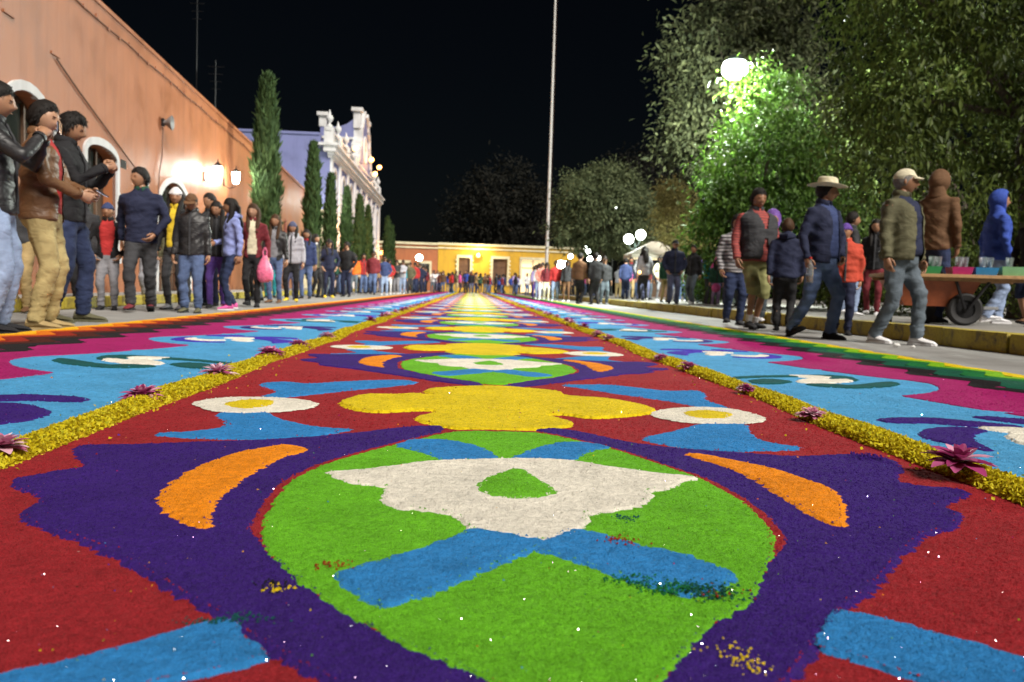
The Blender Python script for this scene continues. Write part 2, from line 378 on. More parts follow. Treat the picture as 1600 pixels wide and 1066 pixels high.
def point_light(name, loc, energy, col, radius=0.12, parent=None):
    d = bpy.data.lights.new(name, 'POINT'); d.energy = energy; d.color = col; d.shadow_soft_size = radius
    o = bpy.data.objects.new(name, d); COL.objects.link(o); o.location = loc
    if parent: o.parent = parent
    return o
M_WARM = emis('warm_lamp_glass', (1.0, 0.50, 0.14), 5); M_COOL = emis('cool_lamp_glass', (0.93, 1.0, 0.95), 26); M_FLOOD = emis('floodlight_glass', (0.92, 1.0, 0.93), 90)
def lantern(y, z, energy, label, scale=1.0):
    L = empty('wall_lantern', wall_pt(y, z), WALL_RZ); tag(L, label, 'lantern', 'lanterns on the orange wall')
    c = MB(); c.box(0.003, 0.03, -0.05, 0.05, -0.22, 0.02, 0.006); c.tube([(0.02, 0, -0.2), (0.16, 0, -0.28), (0.30, 0, -0.24), (0.34, 0, -0.14)], 0.012, 6); c.build('bracket', M_IRON, L)
    c = MB(); c.lathe([(0.05, -0.14), (0.085, -0.08), (0.11, 0.16), (0.10, 0.17)], (0.34, 0, 0), 6); c.build('glass', M_FLOOD if scale > 1 else M_COOL, L)
    c = MB(); c.lathe([(0.14, 0.172), (0.05, 0.26), (0.012, 0.30), (0.012, 0.36)], (0.34, 0, 0), 6); c.build('cap', M_IRON, L)
    point_light('lantern_light', (0.52, 0, 0.05), energy, (1.0, 0.95, 0.86), 0.10, L)
lantern(24.2, 3.30, 60, 'bright black iron wall lantern nearest the tall cypress', 1.2)
lantern(21.9, 3.15, 50, 'bright wall lantern on orange wall farther from the tall cypress')

# ---- lilac civic building with white trim
CB_RZ = math.atan(0.45/27)
cb = empty('civic_building', (-7.72, 44.3, 0), CB_RZ)
tag(cb, 'lilac civic building with white cornice, balustrade and curved roof gable', 'building')
LEN = 27.0; NB = 8; bay = LEN/NB
wins = []; arcs = []
for k in range(NB):
    yc = bay*(k+0.5); wins.append((yc-0.62, yc+0.62, 4.15, 6.55)); arcs.append((yc-0.95, yc+0.95, 0.13, 3.2))
m = MB(); pierced(m, 0, LEN, 0, 7.6, -0.5, 0, wins + arcs)
for (a, b, c0, d0) in wins: arch_fill(m, a, b, 6.0, 0.55, -0.5, 0, 6.55)
for (a, b, c0, d0) in arcs: arch_fill(m, a, b, 2.25, 0.95, -0.5, 0, 3.2)
m.build('wall', M_BLUE, cb)
m = MB(); m.box(-9, -0.502, -0.0, 0.45, 0, 8.15); m.box(-9, -0.502, LEN-0.45, LEN, 0, 8.15); m.box(-9, -8.6, 0.452, LEN-0.452, 0, 8.1); m.build('wall', M_BLUE, cb)
m = MB(); m.box(-8.9, -0.51, 0.3, LEN-0.3, 7.3, 7.45); m.build('roof', M_DARK, cb)
m = MB(); m.box(-9.0, -0.55, -0.06, 0.5, 8.152, 8.28, 0.01); m.build('coping', M_BLUE, cb)
m = MB(); m.box(-0.1, 0.12, -0.1, LEN+0.1, 7.0, 7.15); m.box(-0.1, 0.22, -0.2, LEN+0.2, 7.152, 7.3); m.box(-0.6, 0.45, -0.4, LEN+0.4, 7.602, 7.72); m.box(-0.3, 0.33, -0.3, LEN+0.3, 7.302, 7.6)
m.build('cornice', M_WHITE, cb)
m = MB(); m.box(0.002, 0.14, -0.05, LEN, 3.55, 3.8, 0.02); m.build('string_course', M_WHITE, cb)
for k in range(NB+1):
    y = min(max(bay*k, 0.3), LEN-0.3); m = MB(); m.box(0.003, 0.12, y-0.22, y+0.22, 3.802, 6.998); m.box(0.003, 0.16, y-0.28, y+0.28, 0.0, 3.548); m.build('pilaster', M_WHITE, cb)
M_WARMROOM = emis('lit_interior', (1.0, 0.55, 0.22), 1.6)
for k in range(NB):
    yc = bay*(k+0.5)
    f = MB(); arch_ring(f, yc-0.62, yc+0.62, 4.15, 6.0, 0.55, 0.16, -0.04, 0.07); f.box(-0.05, 0.16, yc-0.85, yc+0.85, 4.0, 4.148); wo = f.build('window', M_WHITE, cb)
    q = MB(); q.prism(arch_outline(yc-0.6, yc+0.6, 4.155, 6.0, 0.53), lambda u, v, w: (w, u, v), (-0.34, -0.3)); q.build('pane', M_GLASS, wo)
    q = MB(); q.box(-0.3, -0.26, yc-0.03, yc+0.03, 4.16, 6.5); q.box(-0.298, -0.262, yc-0.6, yc+0.6, 5.3, 5.36); q.build('glazing_bar', M_WHITE, wo)
    f = MB(); arch_ring(f, yc-0.95, yc+0.95, 0.13, 2.25, 0.95, 0.15, -0.03, 0.06); ao = f.build('archway', M_WHITE, cb)
    q = MB(); q.prism(arch_outline(yc-0.93, yc+0.93, 0.13, 2.25, 0.93), lambda u, v, w: (w, u, v), (-0.47, -0.45)); q.build('lit_doorway', M_WARMROOM if k in (0, 2, 5, 7) else M_WOOD, ao)
# balustrade and urns
bal = MB(); bal.box(-0.25, 0.05, 0.0, LEN, 7.722, 7.84); bal.box(-0.25, 0.05, 0.0, LEN, 8.42, 8.54); bal.build('balustrade_rail', M_WHITE, cb)
bme = MB(); bme.lathe([(0.07, 0), (0.07, 0.05), (0.05, 0.1), (0.085, 0.25), (0.045, 0.42), (0.07, 0.52), (0.07, 0.578)], n=8); bme = bme.mesh('baluster', M_WHITE, True)
for k in range(NB*7):
    y = (k+0.5)*LEN/(NB*7)
    if 10.7 < y < 20.5: continue
    o = link('baluster', bme, cb); o.location = (-0.1, y, 7.841)
um = MB(); um.lathe([(0.16, 0), (0.16, 0.1), (0.07, 0.16), (0.07, 0.24), (0.17, 0.36), (0.2, 0.5), (0.13, 0.62), (0.06, 0.66), (0.08, 0.72), (0.04, 0.8), (0.015, 0.92)], n=14); um = um.mesh('urn', M_WHITE, True)
for k in range(NB+1):
    y = min(max(bay*k, 0.3), LEN-0.3)
    m = MB(); m.box(-0.34, 0.14, y-0.26, y+0.26, 7.723, 8.62, 0.015)
    if 10.7 < y < 20.5: continue
    po = m.build('balustrade_post', M_WHITE, cb); o = link('urn', um, po); o.location = (-0.1, y, 8.621)
# curved central gable and the block behind it
gy = 15.6
half = [(4.9, 7.72), (4.9, 8.5), (4.55, 8.7), (4.1, 8.75), (3.7, 9.0), (3.55, 9.5), (3.2, 9.9), (2.7, 10.05), (2.5, 10.4), (2.45, 11.0), (2.0, 11.35), (1.6, 11.5), (1.45, 11.9), (1.0, 12.3), (0.5, 12.5)]
outl = [(gy+u, v) for u, v in half] + [(gy-u, v) for u, v in reversed(half)]
m = MB(); m.prism(outl, lambda u, v, w: (w, u, v), (-0.45, 0.0)); m.build('gable', M_BLUE, cb)
for A, Bq in ((outl[:15], 1), (outl[15:], -1)):
    m = MB()
    for i in range(len(A)-1):
        (u0, v0), (u1, v1) = A[i], A[i+1]; t = Vector((u1-u0, v1-v0)); t.normalize(); nrm = Vector((t.y, -t.x))
        m.prism([(u0-nrm.x*0.22, v0-nrm.y*0.22), (u1-nrm.x*0.22, v1-nrm.y*0.22), (u1+nrm.x*0.05, v1+nrm.y*0.05), (u0+nrm.x*0.05, v0+nrm.y*0.05)], lambda u, v, w: (w, u, v), (-0.5, 0.14+0.002*i))
    m.build('gable_trim', M_WHITE, cb)
m = MB(); m.lathe([(1.0, 0), (1.0, 0.08), (0.86, 0.12), (0.8, 0.06), (0.8, 0.0)], (0.003, gy, 9.9), 28, 'x'); m.build('clock_surround', M_WHITE, cb)
m = MB(); m.lathe([(0.79, 0.0), (0.79, 0.05)], (0.004, gy, 9.9), 28, 'x'); cf = m.build('clock_face', plain('clock_white', (0.75, 0.74, 0.7), 0.4), cb)
m = MB(); m.box(0.056, 0.066, gy-0.03, gy+0.03, 9.9, 10.5); m.box(0.067, 0.077, gy-0.02, gy+0.4, 9.88, 9.94); m.build('clock_hand', M_IRON, cf)
m = MB(); q = [(-2.7, 7.46), (-0.46, 7.46), (-0.46, 11.6), (-0.9, 11.25), (-1.4, 11.05), (-1.9, 11.0), (-2.3, 11.05), (-2.7, 11.2)]
m.prism(q, lambda u, v, w: (u, w, v), (13.0, 18.2)); m.build('roof_block', M_BLUE, cb)
m = MB(); m.box(-2.75, -0.46, 12.9, 12.998, 10.2, 10.35); m.build('moulding', M_WHITE, cb)
for (x, y, h) in ((-2.55, 13.2, 11.95), (-0.25, 13.2, 12.35), (-0.25, 18.0, 12.35)):
    m = MB(); m.box(x-0.24, x+0.24, y-0.24, y+0.24, 11.0, h-0.25, 0.01); m.box(x-0.38, x+0.38, y-0.38, y+0.38, h-0.248, h, 0.02); m.build('corner_post', M_WHITE, cb)
m = MB(); m.box(-1.6, 0.3, -0.9, -0.06, 0.0, 4.0, 0.02); m.box(-1.75, 0.42, -1.0, -0.06, 4.002, 4.2, 0.02); m.build('pier', M_CREAM, cb)
def cb_pt(x, y, z):
    v = Matrix.Rotation(CB_RZ, 4, 'Z') @ Vector((x, y, z)); return (v.x-7.72, v.y+44.3, v.z)
cbl = [(0.45, 2.3, 3.1, 150, 'bright warm lamp on lilac facade above the first archway'), (0.45, 7.5, 3.1, 150, 'warm lamp on lilac facade beside the second cypress pair'), (0.45, 16.0, 3.1, 120, 'warm lamp midway along the lilac facade'), (0.45, 25.5, 3.1, 150, 'warm lamp at the far end of the lilac facade'),
       (0.75, 4.5, 8.25, 90, 'warm roof lamp glowing at near end of white balustrade'), (0.75, 13.1, 8.9, 160, 'warm roof lamp lighting the near foot of curved gable'), (0.75, 15.7, 8.3, 160, 'warm roof lamp lighting the clock on curved gable'), (0.75, 18.7, 9.2, 130, 'warm roof lamp lighting the far foot of curved gable')]
for (x, y, z, e, lab) in cbl:
    L = empty('facade_lamp', cb_pt(0, y, z), CB_RZ); tag(L, lab, 'lamp', 'warm lamps on the lilac facade')
    c = MB(); c.tube([(0.0 if z < 5 else 0.0, 0, -0.25), (x*0.6, 0, -0.3), (x, 0, -0.16)], 0.02, 6); c.build('bracket', M_IRON, L)
    c = MB(); c.ball((x, 0, 0), 0.17, 12, 8); c.build('globe', M_WARM, L, True)
    point_light('facade_light', (x+0.25, 0, 0.1), e, (1.0, 0.50, 0.18), 0.1, L)
L = empty('facade_lamp', cb_pt(0.2, -0.7, 4.5)); tag(L, 'white lamp on top of cream pier at lilac building corner', 'lamp')
c = MB(); c.tube([(0, 0, -0.3), (0, 0, 0)], 0.03, 6); c.build('stem', M_IRON, L); c = MB(); c.ball((0, 0, 0.16), 0.17); c.build('globe', M_COOL, L, True)
point_light('pier_light', (0.1, -0.3, 0.05), 70, (0.95, 1, 0.85), 0.1, L)

# ---- low houses closing the far end of the street
def far_house(name, label, x0, x1, Y, h, mat, wins_, rz=0.0):
    b = empty(name, (x0, Y, 0), rz); W = x1-x0; tag(b, label, 'house')
    m = MB(); hs = [(a, c_, z0, z1) for (a, c_, z0, z1, k) in wins_]
    mm = MB(); pierced(mm, 0, W, 0, h, -0.0, 0.4, hs)
    mm.xform(lambda x, y, z: (y, x, z)); mm.build('wall', mat, b)
    m = MB(); m.box(0, W, 0.402, 8, h-0.5, h-0.35); m.build('roof', M_DARK, b)
    m = MB(); m.box(-0.05, W+0.0, -0.14, 0.45, h+0.002, h+0.22, 0.02); m.box(-0.02, W, -0.08, -0.003, h-0.35, h-0.2); m.build('parapet_trim', M_CREAM, b)
    for (a, c_, z0, z1, k) in wins_:
        m = MB(); t = 0.2
        m.box(a-t, a-0.002, -0.08, 0.02, z0, z1); m.box(c_+0.002, c_+t, -0.08, 0.02, z0, z1); m.box(a-t, c_+t, -0.1, 0.02, z1+0.002, z1+t+0.05)
        if k == 'orn':
            for j in range(7): m.ball((a-t-0.02, -0.06, z0+0.15+j*(z1-z0)/7), 0.11, 6, 5); m.ball((c_+t+0.02, -0.06, z0+0.15+j*(z1-z0)/7), 0.11, 6, 5)
        w_ = m.build('door' if z0 < 0.3 else 'window', M_CREAM, b)
        m = MB(); m.box(a, c_, 0.2, 0.24, z0, z1); m.build('pane', {'lit': M_LITSHOP, 'orn': M_WOOD, 'dark': M_GLASS}[k], w_)
        m = MB(); m.box((a+c_)/2-0.04, (a+c_)/2+0.04, 0.15, 0.198, z0+0.01, z1-0.01); m.box(a+0.01, c_-0.01, 0.152, 0.196, z1-0.8, z1-0.74); m.build('glazing_bar', M_WOOD, w_)
    return b
M_LITSHOP = emis('lit_shop_interior', (1.0, 0.78, 0.42), 0.6)
far_house('terracotta_house', 'low terracotta house with white parapet at far end of street', -10.2, -3.42, 80.0, 4.4, M_BRICK, [(1.6, 4.0, 0.13, 2.6, 'dark'), (5.2, 6.0, 1.0, 2.6, 'dark')])
far_house('ochre_house', 'low ochre yellow house with ornate window surrounds at far end', -3.4, 10.5, 80.0, 4.45, M_YELLOW, [(2.0, 3.1, 0.4, 3.3, 'orn'), (5.3, 6.7, 0.7, 3.3, 'orn'), (8.1, 10.3, 0.13, 3.3, 'lit')], 0.02)
L = empty('wall_lamp', (0.45, 79.95, 3.5)); tag(L, 'bright warm lamp on the ochre house wall between two windows', 'lamp')
c = MB(); c.tube([(0, 0, -0.2), (0, -0.3, -0.25), (0, -0.42, -0.1)], 0.02, 6); c.build('bracket', M_IRON, L); c = MB(); c.ball((0, -0.42, 0.05), 0.2); c.build('globe', M_WARM, L, True)
point_light('house_light', (0, -0.75, 0.15), 330, (1.0, 0.74, 0.36), 0.12, L)
# ---------------------------------------------------------------- lamps on posts, flagpole, aerials
M_POLE = plain('grey_pole_paint', (0.22, 0.23, 0.24), 0.45, 0.3); M_GREENPOLE = plain('dark_green_pole', (0.008, 0.016, 0.012), 0.6)
fp = empty('flagpole', (5.28, 60, 0.165)); tag(fp, 'very tall slim white flagpole standing beyond the carpet', 'flagpole')
c = MB(); c.tube([(0, 0, 0), (0, 0, 8), (-0.02, 0, 16), (-0.05, 0, 27)], [0.12, 0.105, 0.085, 0.045], 12); c.build('pole', plain('white_pole', (0.55, 0.55, 0.53), 0.4), fp, True)
c = MB(); c.lathe([(0.45, 0), (0.45, 0.25), (0.3, 0.3), (0.3, 0.5), (0.2, 0.55)], n=16); c.build('base', M_PAVE, fp)
c = MB(); c.ball((-0.05, 0, 27.1), 0.12); c.build('finial', M_STEEL, fp, True)
c = MB(); c.tube([(0.18, -0.02, 1.2), (0.14, -0.02, 14), (0.05, -0.02, 26.8)], 0.008, 4); c.build('halyard', M_CABLE, fp)

fl = empty('floodlight_pole', (8.75, 27.4, 0.165)); tag(fl, 'tall pole carrying a dazzling white floodlight among the trees', 'street lamp')
c = MB(); c.tube([(0, 0, 0), (0, 0, 4), (0, 0, 8.0)], [0.07, 0.06, 0.04], 10); c.tube([(0, 0, 7.9), (-0.3, -0.4, 8.05), (-0.6, -0.9, 7.97)], 0.03, 8); c.build('pole', M_GREENPOLE, fl, True)
h = MB(); h.lathe([(0.05, 0.46), (0.2, 0.42), (0.34, 0.28), (0.36, 0.24)], (-0.67, -0.95, 7.47), 20); ho = h.build('lamp_hood', M_GREENPOLE, fl, True)
b = MB(); b.ball((-0.67, -0.95, 7.5), (0.40, 0.40, 0.36), 20, 12); b.build('globe', M_FLOOD, fl, True)  # globe oversized: the glare around the lamp is put into its shape
point_light('flood_light', (-1.2, -1.9, 6.8), 8500, (0.93, 1.0, 0.90), 0.25, fl)

def globe_post(loc, h, label, globes=((0, 0, 0),), r=0.2, e=60, mat=None):
    o = empty('globe_lamp', loc); tag(o, label, 'street lamp', 'globe lamps in the plaza')
    c = MB(); c.lathe([(0.14, 0), (0.14, 0.12), (0.07, 0.3), (0.045, 0.6), (0.04, h-0.25), (0.06, h-0.2)], n=10); c.build('post', M_GREENPOLE, o, True)
    for (x, y, z) in globes:
        if abs(x) > 0.01:
            a = MB(); a.tube([(0, 0, h-0.5), (x*0.6, y, h-0.55+z), (x, y, h-0.22+z)], 0.02, 6); a.build('arm', M_GREENPOLE, o)
        g_ = MB(); g_.ball((x, y, h+z), r, 14, 10); g_.build('globe', mat or M_COOL, o, True)
    if e: point_light('globe_light', (0, -r-0.25, h), e, (0.90, 1.0, 0.96), r*0.8, o)
globe_post((8.75, 45, 0.165), 3.2, 'twin globe lamp glowing white beside the lit stall', ((-0.35, 0, 0.0), (0.3, 0, 0.25)), 0.26, 260)
globe_post((10.1, 60, 0.165), 6.3, 'single globe lamp shining high in front of the round tree', ((0, 0, 0),), 0.2, 120)
globe_post((8.5, 62, 0.165), 3.4, 'globe lamp below the round tree, largest of the far row', ((0, 0, 0),), 0.28, 60)
globe_post((9.6, 66, 0.165), 2.9, 'pair of small globe lamps right of the largest far globe', ((-0.3, 0, 0), (0.35, 0, 0.1)), 0.2, 0)
globe_post((6.75, 64, 0.165), 2.3, 'low globe lamp behind the red shirted group, left one', ((0, 0, 0),), 0.3, 60)
globe_post((7.35, 66, 0.165), 2.4, 'low globe lamp behind the red shirted group, right one', ((0, 0, 0),), 0.24, 0)
globe_post((8.2, 70, 0.165), 3.2, 'small globe lamp left of the largest far globe', ((0, 0, 0),), 0.2, 0)
globe_post((-4.95, 76, 0.0), 3.0, 'globe lamp in front of the terracotta house at street end', ((0, 0, 0),), 0.3, 90)
# roof aerials on the orange building
for (Y, x, h, lab) in ((25.0, -8.3, 4.2, 'thin aerial mast standing on the orange building roof'), (25.8, -8.0, 2.4, 'short aerial with cross bars on the orange building roof')):
    o = empty('roof_aerial', (x, Y, 4.62)); tag(o, lab, 'aerial'); c = MB(); c.tube([(0, 0, 0), (0, 0, h)], 0.016, 6); c.build('mast', M_IRON, o)
    c = MB()
    for k in range(4): c.tube([(-0.25+0.04*k, 0, h-0.2-0.22*k), (0.25-0.04*k, 0, h-0.2-0.22*k)], 0.012, 4)
    c.build('cross_bar', M_IRON, o)
# lit market stall in the plaza
st = empty('market_stall', (9.3, 42.5, 0.165)); tag(st, 'brightly lit market stall with pale canopy among the plaza crowd', 'stall')
c = MB()
for x in (-1.1, 1.1):
    for y in (-0.8, 0.8): c.tube([(x, y, 0), (x, y, 2.3)], 0.03, 6)
c.build('frame', M_POLE, st)
c = MB(); c.add([(-1.4,-1.1,2.25),(1.4,-1.1,2.25),(1.4,1.1,2.25),(-1.4,1.1,2.25),(-0.2,0,2.95),(0.2,0,2.95),(-1.4,-1.1,2.05),(1.4,-1.1,2.05),(1.4,1.1,2.05),(-1.4,1.1,2.05)], [(0,1,5,4),(1,2,5),(2,3,4,5),(3,0,4),(6,7,1,0),(7,8,2,1),(8,9,3,2),(9,6,0,3)]); c.build('canopy', plain('canvas', (0.66, 0.63, 0.52), 0.8), st)
c = MB(); c.box(-1.2, 1.2, -0.9, -0.3, 0.75, 0.82, 0.01); c.box(-1.15, 1.15, -0.85, -0.82, 0.1, 0.75); c.build('counter', M_WOOD, st)
c = MB(); c.ball((0.2, -0.6, 1.95), 0.11); c.build('bulb', M_WARM, st, True); point_light('stall_light', (0.2, -0.95, 1.8), 220, (1.0, 0.86, 0.62), 0.1, st)
# ================================================================= VEGETATION
def mat_leaf(name, lo, hi, rough=0.42, trans=0.25):
    m, nt, b = new_mat(name); g_ = nt.nodes.new('ShaderNodeNewGeometry')
    v = coords(nt, 'Object'); n = noise(nt, 0.9, 4, 0.6, v)
    mx = nt.nodes.new('ShaderNodeMath'); mx.operation = 'MULTIPLY_ADD'; mx.inputs[1].default_value = 0.55
    nt.links.new(g_.outputs['Random Per Island'], mx.inputs[0])
    m2 = nt.nodes.new('ShaderNodeMath'); m2.operation = 'MULTIPLY'; m2.inputs[1].default_value = 0.5; nt.links.new(n.outputs[0], m2.inputs[0]); nt.links.new(m2.outputs[0], mx.inputs[2])
    mid = tuple((a+c)/2 for a, c in zip(lo, hi))
    r = ramp(nt, mx.outputs[0], [(0.15, lo), (0.5, mid), (0.85, hi)])
    nt.links.new(r.outputs[0], b.inputs['Base Color']); b.inputs['Roughness'].default_value = rough+0.12; b.inputs['Specular IOR Level'].default_value = 0.22
    t = nt.nodes.new('ShaderNodeBsdfTranslucent'); nt.links.new(r.outputs[0], t.inputs[0])
    ms = nt.nodes.new('ShaderNodeMixShader'); ms.inputs[0].default_value = trans
    nt.links.new(b.outputs[0], ms.inputs[1]); nt.links.new(t.outputs[0], ms.inputs[2])
    nt.links.new(ms.outputs[0], nt.nodes['Material Output'].inputs[0]); return m
M_LEAF_A = mat_leaf('ficus_leaves', (0.008, 0.020, 0.004), (0.13, 0.18, 0.034))
M_LEAF_B = mat_leaf('bright_ficus_leaves', (0.014, 0.042, 0.007), (0.095, 0.185, 0.024), 0.45, 0.3)
M_LEAF_C = mat_leaf('olive_leaves', (0.04, 0.06, 0.028), (0.15, 0.18, 0.085), 0.6)
M_LEAF_D = mat_leaf('dark_leaves', (0.014, 0.02, 0.009), (0.075, 0.085, 0.036), 0.6)
M_LEAF_E = mat_leaf('yellowish_leaves', (0.10, 0.10, 0.03), (0.34, 0.30, 0.11), 0.6)
M_LEAF_F = mat_leaf('far_shade_tinted_leaves', (0.004, 0.005, 0.004), (0.014, 0.014, 0.010), 0.7)  # lack of lamplight on the distant trees is put into this leaf colour
M_CYP = mat_leaf('cypress_sprays', (0.014, 0.034, 0.010), (0.055, 0.095, 0.028), 0.6, 0.1)
def mat_bark():
    m, nt, b = new_mat('bark'); v = coords(nt, 'Object', (6, 6, 1.2)); n = noise(nt, 4, 8, 0.7, v, 0.5)
    r = ramp(nt, n.outputs[0], [(0.3, (0.03, 0.022, 0.015)), (0.7, (0.13, 0.10, 0.075))]); nt.links.new(r.outputs[0], b.inputs['Base Color'])
    b.inputs['Roughness'].default_value = 0.9; bump(nt, b, n.outputs[0], 0.8, 0.03); return m
M_BARK = mat_bark()
def leaf_mesh(name, P, D, N, L, W, mat):
    """P base points, D pointing directions, N leaf normals, L lengths, W widths: folded five-point leaves"""
    D = D/np.linalg.norm(D, axis=1, keepdims=True); S = np.cross(D, N); S /= np.linalg.norm(S, axis=1, keepdims=True)+1e-9; N2 = np.cross(S, D)
    L = L[:, None]; W = W[:, None]
    V = np.stack([P, P + D*L*0.45 + S*W*0.5 + N2*W*0.16, P + D*L*0.45 - N2*W*0.06, P + D*L*0.45 - S*W*0.5 + N2*W*0.16, P + D*L - N2*L*0.13], axis=1).reshape(-1, 3)
    n = len(P); b = (np.arange(n)*5)[:, None]
    F = np.concatenate([b+np.array([[0,1,2]]), b+np.array([[0,2,3]]), b+np.array([[1,4,2]]), b+np.array([[2,4,3]])], axis=0)
    return np_mesh(name, V, F, [mat], True)
def crown_points(blobs, nclump, per, spread, rng, shell=0.55):
    """clumps of leaves spread through a union of ellipsoids; returns leaf positions and outward directions"""
    w = np.array([b[3]*b[4]*b[5] for b in blobs])**0.67; w /= w.sum(); idx = rng.choice(len(blobs), nclump, p=w)
    B = np.array(blobs)[idx]; d = rng.normal(size=(nclump, 3)); d /= np.linalg.norm(d, axis=1, keepdims=True)
    r = shell + (1-shell)*rng.random(nclump)**0.6 + rng.normal(size=nclump)*0.05
    C = B[:, :3] + d*B[:, 3:6]*r[:, None]
    sz = spread*(0.6+0.8*rng.random(nclump))
    J = rng.normal(size=(nclump*per, 3)); P = np.repeat(C, per, axis=0) + J*np.repeat(sz, per)[:, None]*np.array([1, 1, 0.75])
    O = np.repeat(d, per, axis=0)*0.6 + J*0.5; return P, O, C
def tree(name, loc, label, blobs, nclump, per, spread, L, W, mat, trunk_h, trunk_r, seed, group=None, droop=0.6, shell=0.55, zmin=0.3, nlimb=9, cat='tree', tpath=None):
    rng = np.random.default_rng(seed); o = empty(name, loc); tag(o, label, cat, group)
    P, O, C = crown_points(blobs, nclump, per, spread, rng, shell)
    k = P[:, 2] > zmin; P, O = P[k], O[k]; n = len(P)
    D = O*0.5 + rng.normal(size=(n, 3))*0.6 + np.array([0, 0, -droop]); N = rng.normal(size=(n, 3))*0.35 + np.array([0, 0, 0.5]) + O*0.9
    me = leaf_mesh('crown', P, D, N, L*(0.35+1.1*rng.random(n)), W*(0.5+0.9*rng.random(n)), mat); link('crown', me, o)
    t = MB(); top = trunk_h
    tp = tpath or [(0, 0, 0), (0.03*top, 0.02*top, top*0.35), (-0.02*top, 0.03*top, top*0.7), (0, 0, top)]
    t.tube(tp, [trunk_r*1.35, trunk_r, trunk_r*0.85, trunk_r*0.6], 10)
    for c in C[rng.choice(len(C), min(nlimb, len(C)), replace=False)]:
        h = top*(0.45+0.5*rng.random()); a = np.array([0, 0, h]); e = a + (c-a)*0.92; mdl = a + (c-a)*0.5 + rng.normal(size=3)*0.15 + np.array([0, 0, 0.15])
        t.tube([a, mdl, e], [trunk_r*0.42, trunk_r*0.25, trunk_r*0.08], 6)
    t.build('trunk', M_BARK, o, True); return o
G = 'trees along the plaza on the right'
tree('ficus_tree', (10.6, 15.5, 0.165), 'large dark green ficus filling the top right, left of the two big ones',
     [(0, 0, 5.6, 3.9, 3.2, 3.6), (-1.9, -0.9, 3.4, 2.5, 2.0, 2.2), (-2.4, -0.4, 6.8, 2.3, 2.0, 2.4), (0.8, -1.6, 7.4, 3.0, 2.2, 2.6), (1.2, -1.6, 3.0, 2.4, 1.8, 1.9)], 560, 96, 0.30, 0.155, 0.052, M_LEAF_A, 4.6, 0.22, 11, G, 0.9, 0.6, 0.5, 18)
tree('ficus_tree', (13.4, 14.2, 0.165), 'large shadowy ficus with bare hanging branches at the right edge',
     [(0, 0.6, 6.2, 3.2, 2.6, 3.4), (-0.6, -0.8, 3.6, 2.5, 1.5, 1.7), (-1.2, -0.6, 8.2, 2.6, 2.0, 2.0)], 340, 92, 0.30, 0.155, 0.052, M_LEAF_A, 5.0, 0.26, 12, G, 0.9, 0.6, 0.9, 24)
tree('clipped_ficus', (8.35, 23.9, 0.165), 'bright green columnar ficus lit by the floodlight above it',
     [(0, 0, 2.7, 1.25, 1.2, 2.2), (-0.6, -0.2, 5.2, 0.8, 0.8, 0.9), (1.2, -0.5, 2.6, 1.4, 1.2, 1.8), (-1.5, -0.2, 1.5, 0.7, 0.7, 1.1), (-1.35, -0.2, 2.9, 0.55, 0.6, 0.6), (-0.9, -0.4, 2.0, 1.1, 1.0, 1.6), (0.3, -0.3, 4.4, 1.3, 1.0, 1.2), (-1.1, -0.3, 3.9, 0.8, 0.8, 0.9), (1.5, -0.3, 4.0, 0.9, 0.8, 0.9), (-0.35, 0.2, 6.2, 0.8, 0.7, 0.8), (0.25, 0.3, 5.9, 0.9, 0.7, 1.0)], 330, 76, 0.23, 0.16, 0.07, M_LEAF_B, 3.2, 0.14, 13, G, 0.7, 0.72, 0.3)
tree('tall_tree', (10.6, 33, 0.165), 'tall murky tree rising behind the floodlight',
     [(-0.6, 0, 9.3, 2.9, 2.5, 3.0), (1.6, 0.2, 7.4, 2.8, 2.4, 3.0), (-1.9, 0, 6.6, 1.6, 1.6, 1.6), (0.6, 0, 12, 2.4, 2.2, 2.2)], 330, 66, 0.40, 0.26, 0.11, M_LEAF_D, 7.0, 0.25, 14, G, 0.5, 0.5, 1.0)
tree('small_tree', (9.6, 39.5, 0.165), 'small yellowish tree lit from below beside the twin globe lamp',
     [(0, 0, 4.0, 1.0, 1.0, 1.5), (0.5, -0.2, 2.9, 1.0, 0.9, 1.1), (-0.3, 0, 5.0, 0.7, 0.7, 0.8)], 150, 46, 0.2, 0.16, 0.07, M_LEAF_E, 3.0, 0.1, 15, G, 0.4, 0.6, 1.2)
tree('round_tree', (8.15, 52, 0.165), 'round grey green tree with broad crown right of the flagpole',
     [(0, 0, 5.3, 2.9, 2.6, 2.5), (-1.3, -0.5, 6.4, 1.6, 1.5, 1.4), (1.5, -0.3, 5.6, 1.9, 1.6, 1.5), (-1.8, -0.4, 4.0, 1.6, 1.4, 1.3), (0.2, -0.8, 7.0, 1.5, 1.3, 1.2), (1.6, -0.4, 3.6, 1.6, 1.4, 1.2)], 380, 80, 0.28, 0.22, 0.10, M_LEAF_C, 4.5, 0.2, 16, G, 0.5, 0.72, 1.5)
tree('distant_tree', (3.3, 98, 0.0), 'barely visible dark tree looming behind the ochre house',
     [(0, 0, 10.2, 5.2, 4, 5.2), (-3.0, 0, 8, 3.5, 3, 4), (3, 0, 9, 3.2, 3, 4.0)], 260, 40, 0.8, 0.5, 0.22, M_LEAF_F, 8, 0.4, 17, None, 0.4, 0.6, 2)
tree('distant_tree', (20, 88, 0.165), 'barely visible dark tree behind the round tree, right of it',
     [(0, 0, 10, 5, 4, 5), (-3, 0, 12, 3.5, 3, 3.5), (3, 0, 9, 4, 3, 5)], 240, 40, 0.75, 0.5, 0.22, M_LEAF_F, 8, 0.4, 18, None, 0.4, 0.6, 2)
